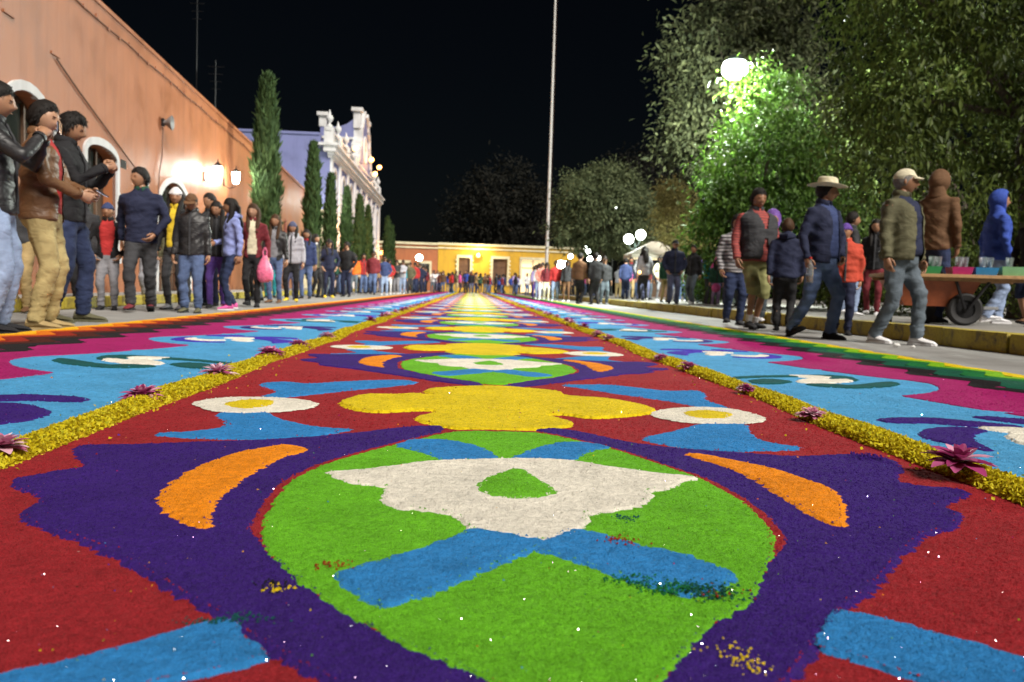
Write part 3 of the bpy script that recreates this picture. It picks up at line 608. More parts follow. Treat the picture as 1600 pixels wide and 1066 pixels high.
tree('dark_ficus', (14.2, 24.5, 0.165), 'dark ficus in shade behind the two big ficus trees',
     [(0, 0, 5.0, 3.6, 2.5, 4.0), (-1.8, 0, 3.2, 2.6, 2.2, 2.9), (0.5, 0, 9.5, 3, 2.5, 3)], 240, 54, 0.4, 0.22, 0.09, M_LEAF_A, 5, 0.22, 19, G, 0.8, 0.6, 0.4)
# shrubs under the trees
for i, (x, y, r, lab) in enumerate(((8.2, 14.8, 0.8, 'dark low shrub behind the blue hooded person'), (9.8, 13.6, 0.9, 'dark low shrub behind the curly haired woman'), (7.7, 17.6, 0.9, 'low shrub under the left big ficus behind the cart'), (6.9, 24.6, 0.8, 'low shrub at the foot of the clipped ficus, left side'), (9.7, 21.4, 1.0, 'low shrub between the clipped ficus and the big ficus'), (12.0, 18.0, 1.2, 'broad dark shrub deep under the big ficus'))):
    tree('shrub', (x, y, 0.165), lab, [(0, 0, r*0.75, r, r*0.8, r*0.75), (r*0.4, -0.1, r*0.6, r*0.7, r*0.6, r*0.6)], 110, 40, 0.13, 0.09, 0.045, M_LEAF_B if i in (3,) else M_LEAF_A, r*0.6, 0.04, 30+i, 'shrubs under the trees', 0.1, 0.6, 0.03, 5, 'shrub')

def cypress(loc, h, r, seed, label, n):
    rng = np.random.default_rng(seed); o = empty('cypress', loc); tag(o, label, 'cypress tree', 'cypresses along the left pavement')
    t = rng.random(n)**0.85; prof = np.where(t < 0.12, 0.55+t*3.2, np.where(t < 0.55, 0.95, 0.95*np.clip((1-t)/0.45, 0, 1)**0.62)) * r
    th = rng.random(n)*2*math.pi; lump = 1 + 0.16*np.sin(3*th+t*17) + 0.14*np.sin(5*th-t*29+1)+0.10*np.sin(t*47+2*th)
    rr = prof*lump*(0.55+0.5*rng.random(n)**0.5)
    P = np.stack([rr*np.cos(th), rr*np.sin(th), 0.35+t*(h-0.45)], 1)
    O = np.stack([np.cos(th), np.sin(th), np.zeros(n)], 1)
    D = O*0.32 + np.array([0, 0, 1.0]) + rng.normal(size=(n, 3))*0.22
    me = leaf_mesh('crown', P, D, O + rng.normal(size=(n, 3))*0.4, (0.2+0.18*rng.random(n))*(0.6+h/12), (0.055+0.03*rng.random(n))*(0.6+h/12), M_CYP); link('crown', me, o)
    b = MB(); b.tube([(0, 0, 0), (0, 0, h*0.4), (0, 0, h*0.92)], [0.09, 0.07, 0.015], 8); b.build('trunk', M_BARK, o, True)
for i, (x, y, h, r, lab) in enumerate(((-6.25, 25, 6.2, 0.30, 'tallest and nearest cypress, standing before the orange wall'), (-6.6, 34, 5.8, 0.27, 'second cypress from the left, at the cream pier'), (-6.75, 39, 5.25, 0.25, 'third cypress from the left, slender, at building corner'),
                                       (-6.82, 44.5, 5.3, 0.26, 'fourth cypress from the left, before the lilac facade'), (-6.9, 50, 5.5, 0.32, 'fifth cypress from the left, before the lilac facade'), (-6.95, 54.5, 5.3, 0.28, 'sixth cypress from the left, before the lilac facade'),
                                       (-7.05, 68, 5.75, 0.3, 'slender far cypress at the terracotta house, taller one'), (-6.9, 70, 5.2, 0.3, 'slender far cypress at the terracotta house, shorter one'))):
    cypress((x, y, 0.125), h, r, 50+i, lab, (12000, 7500, 5000, 4500, 4500, 4500, 3000, 3000)[i])
# ================================================================= SAWDUST CARPET
SD = dict(
 red=sawdust('red', (0.30, 0.016, 0.022), 0.42), purple=sawdust('purple', (0.036, 0.009, 0.16), 0.45), green=sawdust('green', (0.13, 0.43, 0.014), 0.5),
 ribbon=sawdust('ribbon_blue', (0.025, 0.21, 0.52), 0.2, (0.02, 0.12, 0.16)), blue=sawdust('sky_blue', (0.07, 0.32, 0.60), 0.16), white=sawdust('white', (0.76, 0.72, 0.62), 0.16),
 orange=sawdust('orange', (0.80, 0.25, 0.006)), yellow=sawdust('yellow', (0.68, 0.52, 0.008)), magenta=sawdust('magenta', (0.33, 0.009, 0.12), 0.3),
 teal=sawdust('teal', (0.006, 0.085, 0.085)), violet=sawdust('violet', (0.055, 0.03, 0.40)), black=sawdust('black', (0.012, 0.010, 0.012)), brown=sawdust('dark_brown', (0.06, 0.010, 0.006)),
 dred=sawdust('deep_red', (0.26, 0.018, 0.006)), orange2=sawdust('amber', (0.66, 0.16, 0.004)), gold=sawdust('gold', (0.76, 0.40, 0.008)),
 dgreen=sawdust('dark_green', (0.006, 0.085, 0.05)), mgreen=sawdust('mid_green', (0.008, 0.14, 0.035)), lgreen=sawdust('lime_green', (0.18, 0.42, 0.010)), lemon=sawdust('lemon', (0.70, 0.50, 0.008)))
POLY = {
'purple_l':[(-0.142,2.403),(-0.252,2.376),(-0.382,2.253),(-0.504,2.169),(-0.621,2.109),(-0.766,2.065),(-0.902,2.015),(-1.013,2.001),(-0.959,1.894),(-0.88,1.781),(-0.934,1.715),(-0.975,1.644),(-0.897,1.569),(-0.836,1.517),(-0.836,1.452),(-0.822,1.401),(-0.774,1.351),(-0.7,1.301),(-0.642,1.259),(-0.544,1.168),(-0.454,1.073),(-0.372,0.992),(-0.289,0.897),(-0.215,0.83),(-0.131,0.752),(-0.043,0.699),(-0.02,0.699),(-0.057,0.833),(-0.184,1.029),(-0.34,1.282),(-0.277,1.912)],
'purple_r':[(0.102,2.394),(0.142,2.422),(0.231,2.369),(0.343,2.214),(0.457,2.138),(0.615,2.097),(0.769,2.057),(0.932,2.116),(1.011,2.052),(0.969,1.935),(0.879,1.814),(0.915,1.756),(1.0,1.74),(0.985,1.694),(0.93,1.647),(0.859,1.596),(0.875,1.545),(0.826,1.463),(0.776,1.42),(0.724,1.397),(0.608,1.269),(0.505,1.136),(0.433,1.061),(0.386,1.006),(0.321,0.921),(0.26,0.839),(0.165,0.744),(0.074,0.69),(0.052,0.69),(0.134,0.846),(0.225,1.022),(0.364,1.288),(0.377,1.811),(0.251,2.13)],
'green':[(0.023,2.309),(-0.067,2.307),(-0.138,2.276),(-0.263,2.085),(-0.341,1.949),(-0.406,1.811),(-0.437,1.666),(-0.433,1.503),(-0.415,1.346),(-0.379,1.233),(-0.317,1.127),(-0.249,1.033),(-0.182,0.946),(-0.135,0.901),(-0.057,0.833),(-0.014,0.783),(0.028,0.771),(0.074,0.784),(0.128,0.837),(0.183,0.926),(0.222,0.981),(0.297,1.056),(0.339,1.142),(0.384,1.227),(0.429,1.326),(0.446,1.399),(0.458,1.515),(0.452,1.635),(0.432,1.773),(0.37,1.91),(0.294,2.084),(0.131,2.303)],
'lily':[(-0.377,1.751),(-0.322,1.763),(-0.265,1.799),(-0.178,1.874),(-0.128,1.893),(-0.053,1.908),(0.023,1.93),(0.099,1.931),(0.159,1.923),(0.24,1.862),(0.338,1.801),(0.427,1.772),(0.373,1.738),(0.338,1.678),(0.275,1.636),(0.281,1.596),(0.247,1.532),(0.177,1.482),(0.133,1.467),(0.128,1.418),(0.104,1.37),(0.046,1.301),(0.013,1.309),(-0.007,1.328),(-0.059,1.353),(-0.075,1.359),(-0.092,1.423),(-0.115,1.454),(-0.155,1.463),(-0.208,1.481),(-0.237,1.532),(-0.23,1.615),(-0.254,1.639),(-0.314,1.66),(-0.355,1.712)],
'drop':[(0.021,1.808),(-0.042,1.701),(-0.059,1.629),(-0.038,1.571),(0.004,1.555),(0.054,1.564),(0.091,1.601),(0.077,1.683),(0.054,1.738),(0.038,1.804)],
'ribbon_fl':[(-0.266,2.068),(-0.219,2.161),(-0.135,2.153),(-0.068,2.092),(-0.022,1.977),(-0.012,1.926),(-0.135,1.899),(-0.184,1.982)],
'ribbon_fr':[(0.023,1.937),(0.049,1.985),(0.113,2.097),(0.171,2.165),(0.232,2.172),(0.288,2.101),(0.234,2.069),(0.192,2.001),(0.168,1.931)],
'ribbon_nl':[(-0.264,1.124),(-0.2,1.185),(-0.139,1.255),(-0.09,1.313),(-0.072,1.356),(-0.007,1.325),(0.045,1.297),(0.019,1.245),(-0.032,1.187),(-0.088,1.119),(-0.145,1.049),(-0.186,1.014)],
'ribbon_nr':[(0.027,1.252),(0.045,1.297),(0.099,1.37),(0.151,1.32),(0.194,1.273),(0.24,1.25),(0.276,1.202),(0.307,1.154),(0.275,1.102),(0.22,1.065),(0.176,1.098),(0.124,1.159),(0.061,1.226)],
'orange_l':[(-0.47,1.995),(-0.527,2.044),(-0.559,2.016),(-0.62,1.932),(-0.656,1.773),(-0.659,1.63),(-0.637,1.51),(-0.593,1.428),(-0.548,1.373),(-0.498,1.333),(-0.529,1.413),(-0.547,1.508),(-0.548,1.629),(-0.535,1.773),(-0.518,1.907)],
'orange_r':[(0.47,2.056),(0.528,2.03),(0.573,1.967),(0.64,1.889),(0.67,1.776),(0.691,1.708),(0.66,1.586),(0.61,1.47),(0.578,1.419),(0.567,1.467),(0.563,1.579),(0.561,1.755),(0.542,1.893),(0.5,1.989)],
'cross':[(-0.526,2.83),(-0.464,3.045),(-0.352,3.049),(-0.294,3.098),(-0.199,3.062),(-0.253,3.183),(-0.239,3.246),(-0.153,3.328),(-0.038,3.397),(0.078,3.401),(0.188,3.339),(0.281,3.276),(0.276,3.158),(0.335,3.133),(0.448,3.1),(0.547,2.948),(0.571,2.827),(0.501,2.729),(0.407,2.672),(0.314,2.617),(0.23,2.698),(0.154,2.658),(0.194,2.598),(0.238,2.506),(0.2,2.431),(0.081,2.359),(-0.031,2.343),(-0.122,2.362),(-0.216,2.461),(-0.245,2.541),(-0.189,2.628),(-0.184,2.697),(-0.255,2.699),(-0.372,2.624),(-0.462,2.692)],
'dot_l':[(-0.983,2.729),(-0.955,2.827),(-0.887,2.889),(-0.758,2.898),(-0.639,2.856),(-0.591,2.771),(-0.602,2.667),(-0.684,2.585),(-0.79,2.541),(-0.882,2.591)],
'dot_r':[(0.539,2.763),(0.612,2.864),(0.75,2.952),(0.879,2.911),(0.92,2.714),(0.845,2.61),(0.727,2.567),(0.608,2.587),(0.544,2.667)],
'dotc_l':[(-0.875,2.734),(-0.835,2.818),(-0.75,2.819),(-0.732,2.701),(-0.783,2.622),(-0.845,2.666)],
'dotc_r':[(0.659,2.783),(0.747,2.857),(0.824,2.796),(0.775,2.691),(0.692,2.664),(0.658,2.713)],
'bn_l':[(-0.908,2.171),(-0.815,2.213),(-0.76,2.281),(-0.75,2.346),(-0.787,2.431),(-0.845,2.532),(-0.785,2.594),(-0.713,2.58),(-0.659,2.475),(-0.571,2.373),(-0.481,2.321),(-0.404,2.311),(-0.516,2.187),(-0.628,2.135),(-0.789,2.132)],
'bn_r':[(0.398,2.269),(0.518,2.388),(0.651,2.556),(0.739,2.607),(0.807,2.592),(0.742,2.386),(0.753,2.266),(0.838,2.183),(0.681,2.138),(0.573,2.126),(0.488,2.159)],
'bf_l':[(-0.909,3.328),(-0.822,3.394),(-0.731,3.326),(-0.575,3.477),(-0.369,3.577),(-0.294,3.474),(-0.424,3.31),(-0.585,3.132),(-0.723,2.939),(-0.808,2.922),(-0.779,3.09),(-0.867,3.209)],
'bf_r':[(0.31,3.545),(0.528,3.596),(0.652,3.507),(0.742,3.416),(0.894,3.47),(0.885,3.341),(0.824,3.173),(0.872,2.926),(0.775,2.956),(0.674,3.126),(0.539,3.27),(0.395,3.45)],
'b0_l':[(-0.597,0.792),(-0.543,0.835),(-0.499,0.862),(-0.449,0.901),(-0.398,0.954),(-0.371,0.973),(-0.349,0.968),(-0.338,0.938),(-0.292,0.884),(-0.331,0.851),(-0.391,0.819),(-0.455,0.77)],
'b0_r':[(0.399,1.032),(0.45,1.008),(0.489,0.966),(0.528,0.931),(0.561,0.893),(0.602,0.847),(0.511,0.772),(0.439,0.816),(0.398,0.855),(0.358,0.901),(0.326,0.919)],
}
PERIOD = 2.62
carpet = empty('sawdust_carpet'); tag(carpet, 'long flower carpet of brightly dyed sawdust laid down the middle of the street', 'carpet')
GRAINREG = []       # (polygon, z, colour) for the near pieces, painted bottom to top
def densify(poly, step, jit, rng, smooth=True):
    P = np.array(poly, float)
    if smooth:                                   # one corner-cutting pass softens hand-drawn corners
        Q = []
        for i in range(len(P)):
            a, b = P[i], P[(i+1) % len(P)]; Q += [a*0.8+b*0.2, a*0.2+b*0.8]
        P = np.array(Q)
    out = []
    for i in range(len(P)):
        a, b = P[i], P[(i+1) % len(P)]; n = max(1, int(np.linalg.norm(b-a)/step)); t = np.arange(n)/n
        out.append(a+(b-a)*t[:, None])
    P = np.concatenate(out); return P + rng.normal(size=P.shape)*jit
def patch_mesh(name, poly, z0, z1, mat, step=0.012, jit=0.0022, slope=0.006, seed=1):
    """a low heap of sawdust: ragged outline, sloping rim"""
    rng = np.random.default_rng(seed); P = densify(poly, step, jit, rng)
    area = 0.5*np.sum(P[:, 0]*np.roll(P[:, 1], -1) - np.roll(P[:, 0], -1)*P[:, 1])
    if area < 0: P = P[::-1]
    n = len(P); T = np.roll(P, -1, 0)-np.roll(P, 1, 0); T /= np.linalg.norm(T, axis=1, keepdims=True)+1e-9; N = np.stack([T[:, 1], -T[:, 0]], 1)
    Q = P + N*slope*(0.5+rng.random((n, 1)))
    from mathutils.geometry import tessellate_polygon
    tri = tessellate_polygon([[Vector((p[0], p[1], 0)) for p in P]])
    V = np.concatenate([np.c_[P, np.full(n, z1)], np.c_[Q, np.full(n, z0)]])
    F = []
    for t in tri:
        a, b, c = t; A = (P[b][0]-P[a][0])*(P[c][1]-P[a][1])-(P[c][0]-P[a][0])*(P[b][1]-P[a][1])
        F.append((a, b, c) if A > 0 else (a, c, b))
    F += [(i, n+i, n+(i+1) % n, (i+1) % n) for i in range(n)]
    return np_mesh(name, V, F, [mat])
def mir(poly): return [(-x, y) for x, y in poly]
def sh(poly, dy): return [(x, y+dy) for x, y in poly]
# base: central red bed, two blue side beds, magenta bands
CH = 0.012; Y0, Y1 = 0.15, 76.0
def slab(name, x0, x1, z, mat):
    q = MB(); q.box(x0, x1, Y0, Y1, 0.0045, z); return q.build(name, mat, carpet)
slab('red_bed', -1.11, 1.11, CH, SD['red'])
for s_ in (-1, 1): slab('blue_bed', min(s_*1.112, s_*2.36), max(s_*1.112, s_*2.36), CH, SD['blue'])
GRAINREG.append(([(-1.11, 0.2), (1.11, 0.2), (1.11, 6), (-1.11, 6)], CH, 'red'))
for s_ in (-1, 1): GRAINREG.append(([(s_*1.11, 0.2), (s_*2.36, 0.2), (s_*2.36, 6), (s_*1.11, 6)], CH, 'blue'))

SPEC = [  # name, poly, z0, z1, colour, part name, parent index
 ('purple_l', CH, CH+0.007, 'purple', 'purple_leaf'), ('purple_r', CH, CH+0.007, 'purple', 'purple_leaf'),
 ('rim', CH, CH+0.0075, 'red', 'red_outline'), ('green', CH, CH+0.011, 'green', 'green_medallion'),
 ('ribbon_fl', CH+0.01, CH+0.0135, 'ribbon', 'blue_ribbon'), ('ribbon_fr', CH+0.01, CH+0.0135, 'ribbon', 'blue_ribbon'),
 ('ribbon_nl', CH+0.01, CH+0.016, 'ribbon', 'blue_ribbon'), ('ribbon_nr', CH+0.01, CH+0.0155, 'ribbon', 'blue_ribbon'),
 ('lily', CH+0.01, CH+0.017, 'white', 'white_lily'), ('drop', CH+0.016, CH+0.019, 'green', 'lily_heart'),
 ('orange_l', CH+0.006, CH+0.014, 'orange', 'orange_leaf'), ('orange_r', CH+0.006, CH+0.014, 'orange', 'orange_leaf')]
gp = np.array(POLY['green']); gc = np.array([0.005, 1.6])
POLY['rim'] = [tuple(gc + (p-gc)*(1.045 if p[1] > 1.25 else 1.0)) for p in gp]
CSPEC = [('bf_l', CH, CH+0.005, 'ribbon', 'blue_petal'), ('bf_r', CH, CH+0.005, 'ribbon', 'blue_petal'), ('bn_l', CH, CH+0.0055, 'ribbon', 'blue_petal'), ('bn_r', CH, CH+0.0055, 'ribbon', 'blue_petal'),
 ('dot_l', CH+0.004, CH+0.0085, 'white', 'white_flower'), ('dot_r', CH+0.004, CH+0.0085, 'white', 'white_flower'), ('dotc_l', CH+0.008, CH+0.0115, 'yellow', 'flower_heart'), ('dotc_r', CH+0.008, CH+0.0115, 'yellow', 'flower_heart'),
 ('cross', CH, CH+0.013, 'yellow', 'yellow_cross')]
mesh_cache = {}
def place_set(spec, dy, near):
    objs = {}
    for i, (key, z0, z1, col, nm) in enumerate(spec):
        kk = (key, near); z0 = CH+(z0-CH)*0.62; z1 = CH+(z1-CH)*0.62
        if kk not in mesh_cache:
            mesh_cache[kk] = patch_mesh(nm, POLY[key], z0, z1, SD[col], 0.009 if near else 0.03, 0.0024 if near else 0.004, 0.011, 100+i)
        par = carpet
        if nm in ('blue_ribbon', 'white_lily', 'lily_heart'): par = objs['green']
        if nm == 'orange_leaf': par = objs['purple'+key[-2:]]
        if nm == 'flower_heart': par = objs['dot'+key[-2:]]
        o = link(nm, mesh_cache[kk], par); objs[key] = o
        if par is carpet: o.location.y = dy
        if near: GRAINREG.append((sh(POLY[key], dy), z1, col))
NM = 28
for k in range(NM):
    dy = PERIOD*k + (0.11 if k == 1 else 0.0)*1.0
    place_set(SPEC, dy, k == 0)
for k in range(NM):
    place_set(CSPEC, PERIOD*k, k == 0)
for key in ('b0_l', 'b0_r'):
    me = patch_mesh('blue_petal', POLY[key], CH, CH+0.006, SD['ribbon'], 0.009, 0.0022, 0.007, 131); link('blue_petal', me, carpet); GRAINREG.append((POLY[key], CH+0.006, 'ribbon'))

# magenta scalloped bands, stepped outer borders
SC = 1.64
def scallop_line(tip):
    """one scallop of the magenta edge, from far to near, bay tip at y = tip"""
    return [(1.93, tip+0.85), (2.03, tip+0.62), (2.12, tip+0.46), (2.22, tip+0.34), (2.25, tip+0.2), (2.2, tip+0.04), (2.1, tip-0.12), (1.98, tip-0.24), (1.88, tip-0.31), (1.79, tip-0.36)]
tips = [2.2 + SC*k for k in range(-1, 46)]
for s_ in (-1, 1):
    for k, tip in enumerate(tips):
        near = tip < 6; line = scallop_line(tip)
        poly = line[:] + [(1.85, tip-0.56), (1.93, tip-0.80)] + [(2.62, tip-0.80), (2.62, tip+0.85)]
        poly = [(s_*x, y) for x, y in poly]
        kk = ('mag', s_, 0 if near else 1)
        if kk not in mesh_cache: mesh_cache[kk] = (tip, patch_mesh('magenta_band', poly, CH*0.5, CH+0.004, SD['magenta'], 0.02 if near else 0.05, 0.003, 0.01, 140))
        t0, me = mesh_cache[kk]; o = link('magenta_band', me, carpet); o.location.y = tip-t0
        if near: GRAINREG.append((poly, CH+0.004, 'magenta'))
ZP = 0.6; BX = [2.36, 2.53, 2.69, 2.83, 2.96, 3.12]
for s_, cols, base in ((1, ('black', 'dgreen', 'mgreen', 'lgreen', 'lemon'), 3.93), (-1, ('black', 'brown', 'dred', 'orange2', 'gold'), 4.43)):
    for k in range(-6, 120):
        yk = base + ZP*k
        if yk < 0.5 or yk > 74: continue
        for j in range(5):
            a0 = 0.19 if j < 4 else 0.15; xi = BX[j]; xo = BX[j+1] if j < 4 else 3.13
            # each tooth points inwards at yk and falls back outwards towards the viewer
            inner = [(xi, yk), (xi+a0*0.55, yk-0.16), (xi+a0, yk-0.33), (xi+a0*0.9, yk-0.36), (xi, yk-0.6)]
            if j < 4: outer = [(xo, yk-0.6), (xo+0.19*0.9, yk-0.36), (xo+0.19, yk-0.33), (xo+0.1, yk-0.16), (xo, yk)]
            else: outer = [(3.13, yk-0.6), (3.13, yk)]
            kk = ('step', s_, j, yk < 9)
            if kk not in mesh_cache: mesh_cache[kk] = (yk, patch_mesh('border_tooth', [(s_*x, y) for x, y in inner+outer], 0.003, CH+0.006+0.0007*j, SD[cols[j]], 0.02 if yk < 9 else 0.06, 0.003, 0.006, 150+j))
            t0, me = mesh_cache[kk]
            o = link('border_tooth', me, carpet); o.location.y = yk-t0
            if 3 < yk < 6: GRAINREG.append(([(s_*x, y) for x, y in inner+outer], CH+0.006+0.0007*j, cols[j]))
# swirls in the blue bays
def crescent(c, r, a0, a1, w, n=12, sq=1.0):
    out = []; inn = []
    for k in range(n+1):
        t = k/n; a = math.radians(a0+(a1-a0)*t); ww = w*math.sin(math.pi*min(1, t*0.92+0.04))**0.8
        out.append((c[0]+(r+ww/2)*math.cos(a), c[1]+(r+ww/2)*math.sin(a)*sq)); inn.append((c[0]+(r-ww/2)*math.cos(a), c[1]+(r-ww/2)*math.sin(a)*sq))
    return out + inn[::-1]
SWP = [([(1.326, 0.366), (1.387, 0.418), (1.553, 0.445), (1.677, 0.379), (1.77, 0.312), (1.771, 0.273), (1.612, 0.275), (1.467, 0.333), (1.333, 0.312)], 'c'),
 ([(1.327, 0.111), (1.419, 0.208), (1.506, 0.246), (1.586, 0.233), (1.587, 0.184), (1.508, 0.125), (1.432, 0.025), (1.401, -0.063), (1.38, -0.171), (1.347, -0.119), (1.309, -0.054), (1.297, 0.029)], 'c'),
 ([(1.736, 0.504), (1.811, 0.517), (1.917, 0.459), (1.997, 0.373), (1.852, 0.364), (1.774, 0.422)], 'c'), (crescent((1.78, 0.05), 0.27, 250, 385, 0.08), 'c'),
 ([(1.594, 0.247), (1.692, 0.261), (1.771, 0.247), (1.81, 0.179), (1.697, 0.139), (1.623, 0.189)], 'w'), ([(1.597, 0.091), (1.659, 0.146), (1.679, 0.114), (1.698, -0.004), (1.569, -0.101), (1.552, -0.013)], 'w'), (crescent((1.85, 0.05), 0.13, 210, 380, 0.08), 'w')]
SWT = [([(1.208, -0.014), (1.268, 0.09), (1.475, 0.206), (1.839, 0.334), (1.948, 0.266), (1.905, 0.102), (1.785, -0.014), (1.80, 0.15), (1.746, 0.221), (1.438, 0.133), (1.272, 0.032)], 'c'), ([(1.513, -0.161), (1.662, -0.121), (1.736, -0.187), (2.063, 0.082), (2.056, -0.033), (1.898, -0.196), (1.696, -0.292), (1.551, -0.255)], 'c'),
 ([(1.293, -0.05), (1.414, 0.038), (1.509, -0.053), (1.376, -0.193), (1.259, -0.221)], 'c'), ([(1.539, -0.017), (1.699, 0.14), (1.754, 0.064), (1.86, 0.12), (1.848, 0.029), (1.645, -0.112), (1.531, -0.107)], 'w'), ([(1.425, 0.101), (1.584, 0.126), (1.6, 0.076), (1.468, 0.031), (1.408, 0.036)], 'w')]
for s_ in (-1, 1):
    for k, tip in enumerate(tips):
        if tip > 60 or tip < 2: continue
        col = ('violet', 'purple', 'teal')[k % 3]
        for j, (poly, c_) in enumerate(SWT if col == 'teal' else SWP):
            cc = 'white' if c_ == 'w' else col; kk = ('sw', s_, j, cc, tip < 7)
            z1 = CH + (0.005 if c_ == 'c' else 0.0062)
            if kk not in mesh_cache: mesh_cache[kk] = patch_mesh('swirl', [(s_*x, y) for x, y in poly], CH, z1, SD[cc], 0.012 if tip < 7 else 0.04, 0.0035, 0.010, 170+j)
            if tip > 26 and j in (2, 4, 6): continue
            o = link('swirl' if c_ == 'c' else 'white_swirl', mesh_cache[kk], carpet); o.location.y = tip+0.18
            if tip < 6: GRAINREG.append((sh([(s_*x, y) for x, y in poly], tip+0.18), z1, cc))
# loose sawdust grains on the near part of the carpet, coloured by the heap they lie on
def inside(poly, X, Y):
    P = np.array(poly); c = np.zeros(len(X), bool); n = len(P); bx = (X >= P[:, 0].min()) & (X <= P[:, 0].max()) & (Y >= P[:, 1].min()) & (Y <= P[:, 1].max())
    xi, yi = X[bx], Y[bx]; cc = np.zeros(len(xi), bool)
    for i in range(n):
        x1, y1 = P[i]; x2, y2 = P[(i+1) % n]
        if y1 == y2: continue
        cc ^= ((y1 > yi) != (y2 > yi)) & (xi < (x2-x1)*(yi-y1)/(y2-y1)+x1)
    c[bx] = cc; return c
def colour_at(X, Y):
    Z = np.full(len(X), CH); K = np.full(len(X), -1); names = []
    for (poly, z, col) in GRAINREG:
        if col not in names: names.append(col)
        k = inside(poly, X, Y); k &= (z >= Z) | (K < 0); Z[k] = z; K[k] = names.index(col)
    return Z, K, names
def grains(n, ymin, ymax, size, rng):
    u = rng.random(n); Y = ymin*ymax/(ymax - u*(ymax-ymin))              # density falls with the square of distance
    X = (rng.random(n)*2-1)*(Y*0.68+0.02) + 0.03*Y; return X, Y, size*(0.5+rng.random(n)**2*1.2)*(0.45+0.55*Y/ymin*0.6)
rng = np.random.default_rng(5)
X, Y, S = grains(175000, 0.74, 3.8, 0.0017, rng)
Z, _, _ = colour_at(X, Y)
sp = rng.normal(size=(len(X), 2))*0.0032                                   # colours spill a little over their outlines
_, K, names = colour_at(X+sp[:, 0], Y+sp[:, 1])
def clump(cx, cy, sx, sy, n, col, size, lift):
    global X, Y, S, Z, K
    x = cx+rng.normal(size=n)*sx; y = cy+rng.normal(size=n)*sy; z, _, _ = colour_at(x, y)
    if col not in names: names.append(col)
    X = np.r_[X, x]; Y = np.r_[Y, y]; S = np.r_[S, size*(0.6+rng.random(n))]; Z = np.r_[Z, z+lift*rng.random(n)]; K = np.r_[K, np.full(n, names.index(col))]
for (cx, cy, sx, sy, n, col, size, lift) in ((0.15, 1.115, 0.02, 0.012, 120, 'mgreen', 0.002, 0.004), (0.195, 1.085, 0.02, 0.01, 170, 'mgreen', 0.002, 0.005), (0.245, 1.075, 0.022, 0.013, 220, 'dgreen', 0.0022, 0.007), (0.25, 1.07, 0.02, 0.012, 30, 'dred', 0.002, 0.007), (0.235, 0.87, 0.012, 0.012, 40, 'lemon', 0.002, 0.004), (0.215, 0.905, 0.02, 0.012, 25, 'lemon', 0.0018, 0.003), (-0.27, 1.16, 0.012, 0.01, 40, 'dred', 0.0022, 0.003), (-0.335, 1.09, 0.012, 0.01, 60, 'black', 0.0024, 0.002), (-0.33, 1.075, 0.012, 0.008, 25, 'lemon', 0.0022, 0.003), (-0.365, 0.975, 0.025, 0.008, 160, 'teal', 0.002, 0.003), (0.20, 1.44, 0.012, 0.012, 40, 'teal', 0.0022, 0.003), (0.17, 1.30, 0.02, 0.012, 60, 'dred', 0.0022, 0.003), (0.95, 2.06, 0.025, 0.018, 160, 'purple', 0.003, 0.008)):
    clump(cx, cy, sx, sy, n, col, size, lift)
jit = rng.random(len(X)) < 0.003                                           # a few grains kicked onto the next colour
K2 = K.copy(); K2[jit] = rng.integers(0, len(names), jit.sum())
yb = (np.abs(np.abs(X)-1.115) < 0.07) | (np.abs(X) > 3.1); K2[yb] = -1
for ci, cn in enumerate(names):
    k = K2 == ci
    if not k.any(): continue
    x, y, z, s_ = X[k], Y[k], Z[k], S[k]; n = len(x); th = rng.random((n, 3))*2*math.pi
    base = np.stack([np.stack([x+s_*np.cos(th[:, 0]+a)*(0.7+0.6*rng.random(n)), y+s_*np.sin(th[:, 0]+a)*(0.7+0.6*rng.random(n)), z-0.0004], 1) for a in (0, 2.1, 4.2)], 1)
    apex = np.stack([x+s_*0.5*np.cos(th[:, 1]), y+s_*0.5*np.sin(th[:, 1]), z+s_*(0.35+0.9*rng.random(n))], 1)[:, None]
    V = np.concatenate([base, apex], 1).reshape(-1, 3); b = (np.arange(n)*4)[:, None]
    F = np.concatenate([b+np.array([[0,1,3]]), b+np.array([[1,2,3]]), b+np.array([[2,0,3]])])
    o = link('sawdust_grains', np_mesh('sawdust_grains', V, F, [SD[cn]]), carpet); tag(o, kind='stuff')
# glitter flakes
def mat_glitter(name, col):
    m, nt, b = new_mat(name); b.inputs['Base Color'].default_value = (*col, 1); b.inputs['Metallic'].default_value = 1.0; b.inputs['Roughness'].default_value = 0.08; return m
n = 22000; u = rng.random(n); gy_ = 0.8*14/(14-u*13.2); gx_ = (rng.random(n)*2-1)*(gy_*0.68+0.02)+0.03*gy_
k = np.abs(gx_) < 3.0; gx_, gy_ = gx_[k], gy_[k]; n = len(gx_)
gz, _, _ = colour_at(gx_, gy_); nx = rng.normal(size=(n, 3))*np.array([0.45, 0.45, 0]) + np.array([0.1, -0.2, 1.0]); nx /= np.linalg.norm(nx, axis=1, keepdims=True)
t1 = np.cross(nx, np.tile([0.3, 1, 0.1], (n, 1))); t1 /= np.linalg.norm(t1, axis=1, keepdims=True); t2 = np.cross(nx, t1)
s_ = (0.00036*(0.15+0.85*gy_)*(0.6+1.3*rng.random(n)**4))[:, None]; c_ = np.stack([gx_, gy_, gz+0.0035+s_[:, 0]*0.6], 1)
V = np.stack([c_+t1*s_, c_+t2*s_, c_-t1*s_, c_-t2*s_], 1).reshape(-1, 3); F = np.arange(4*n).reshape(-1, 4)
gl = rng.random(n) < 0.7
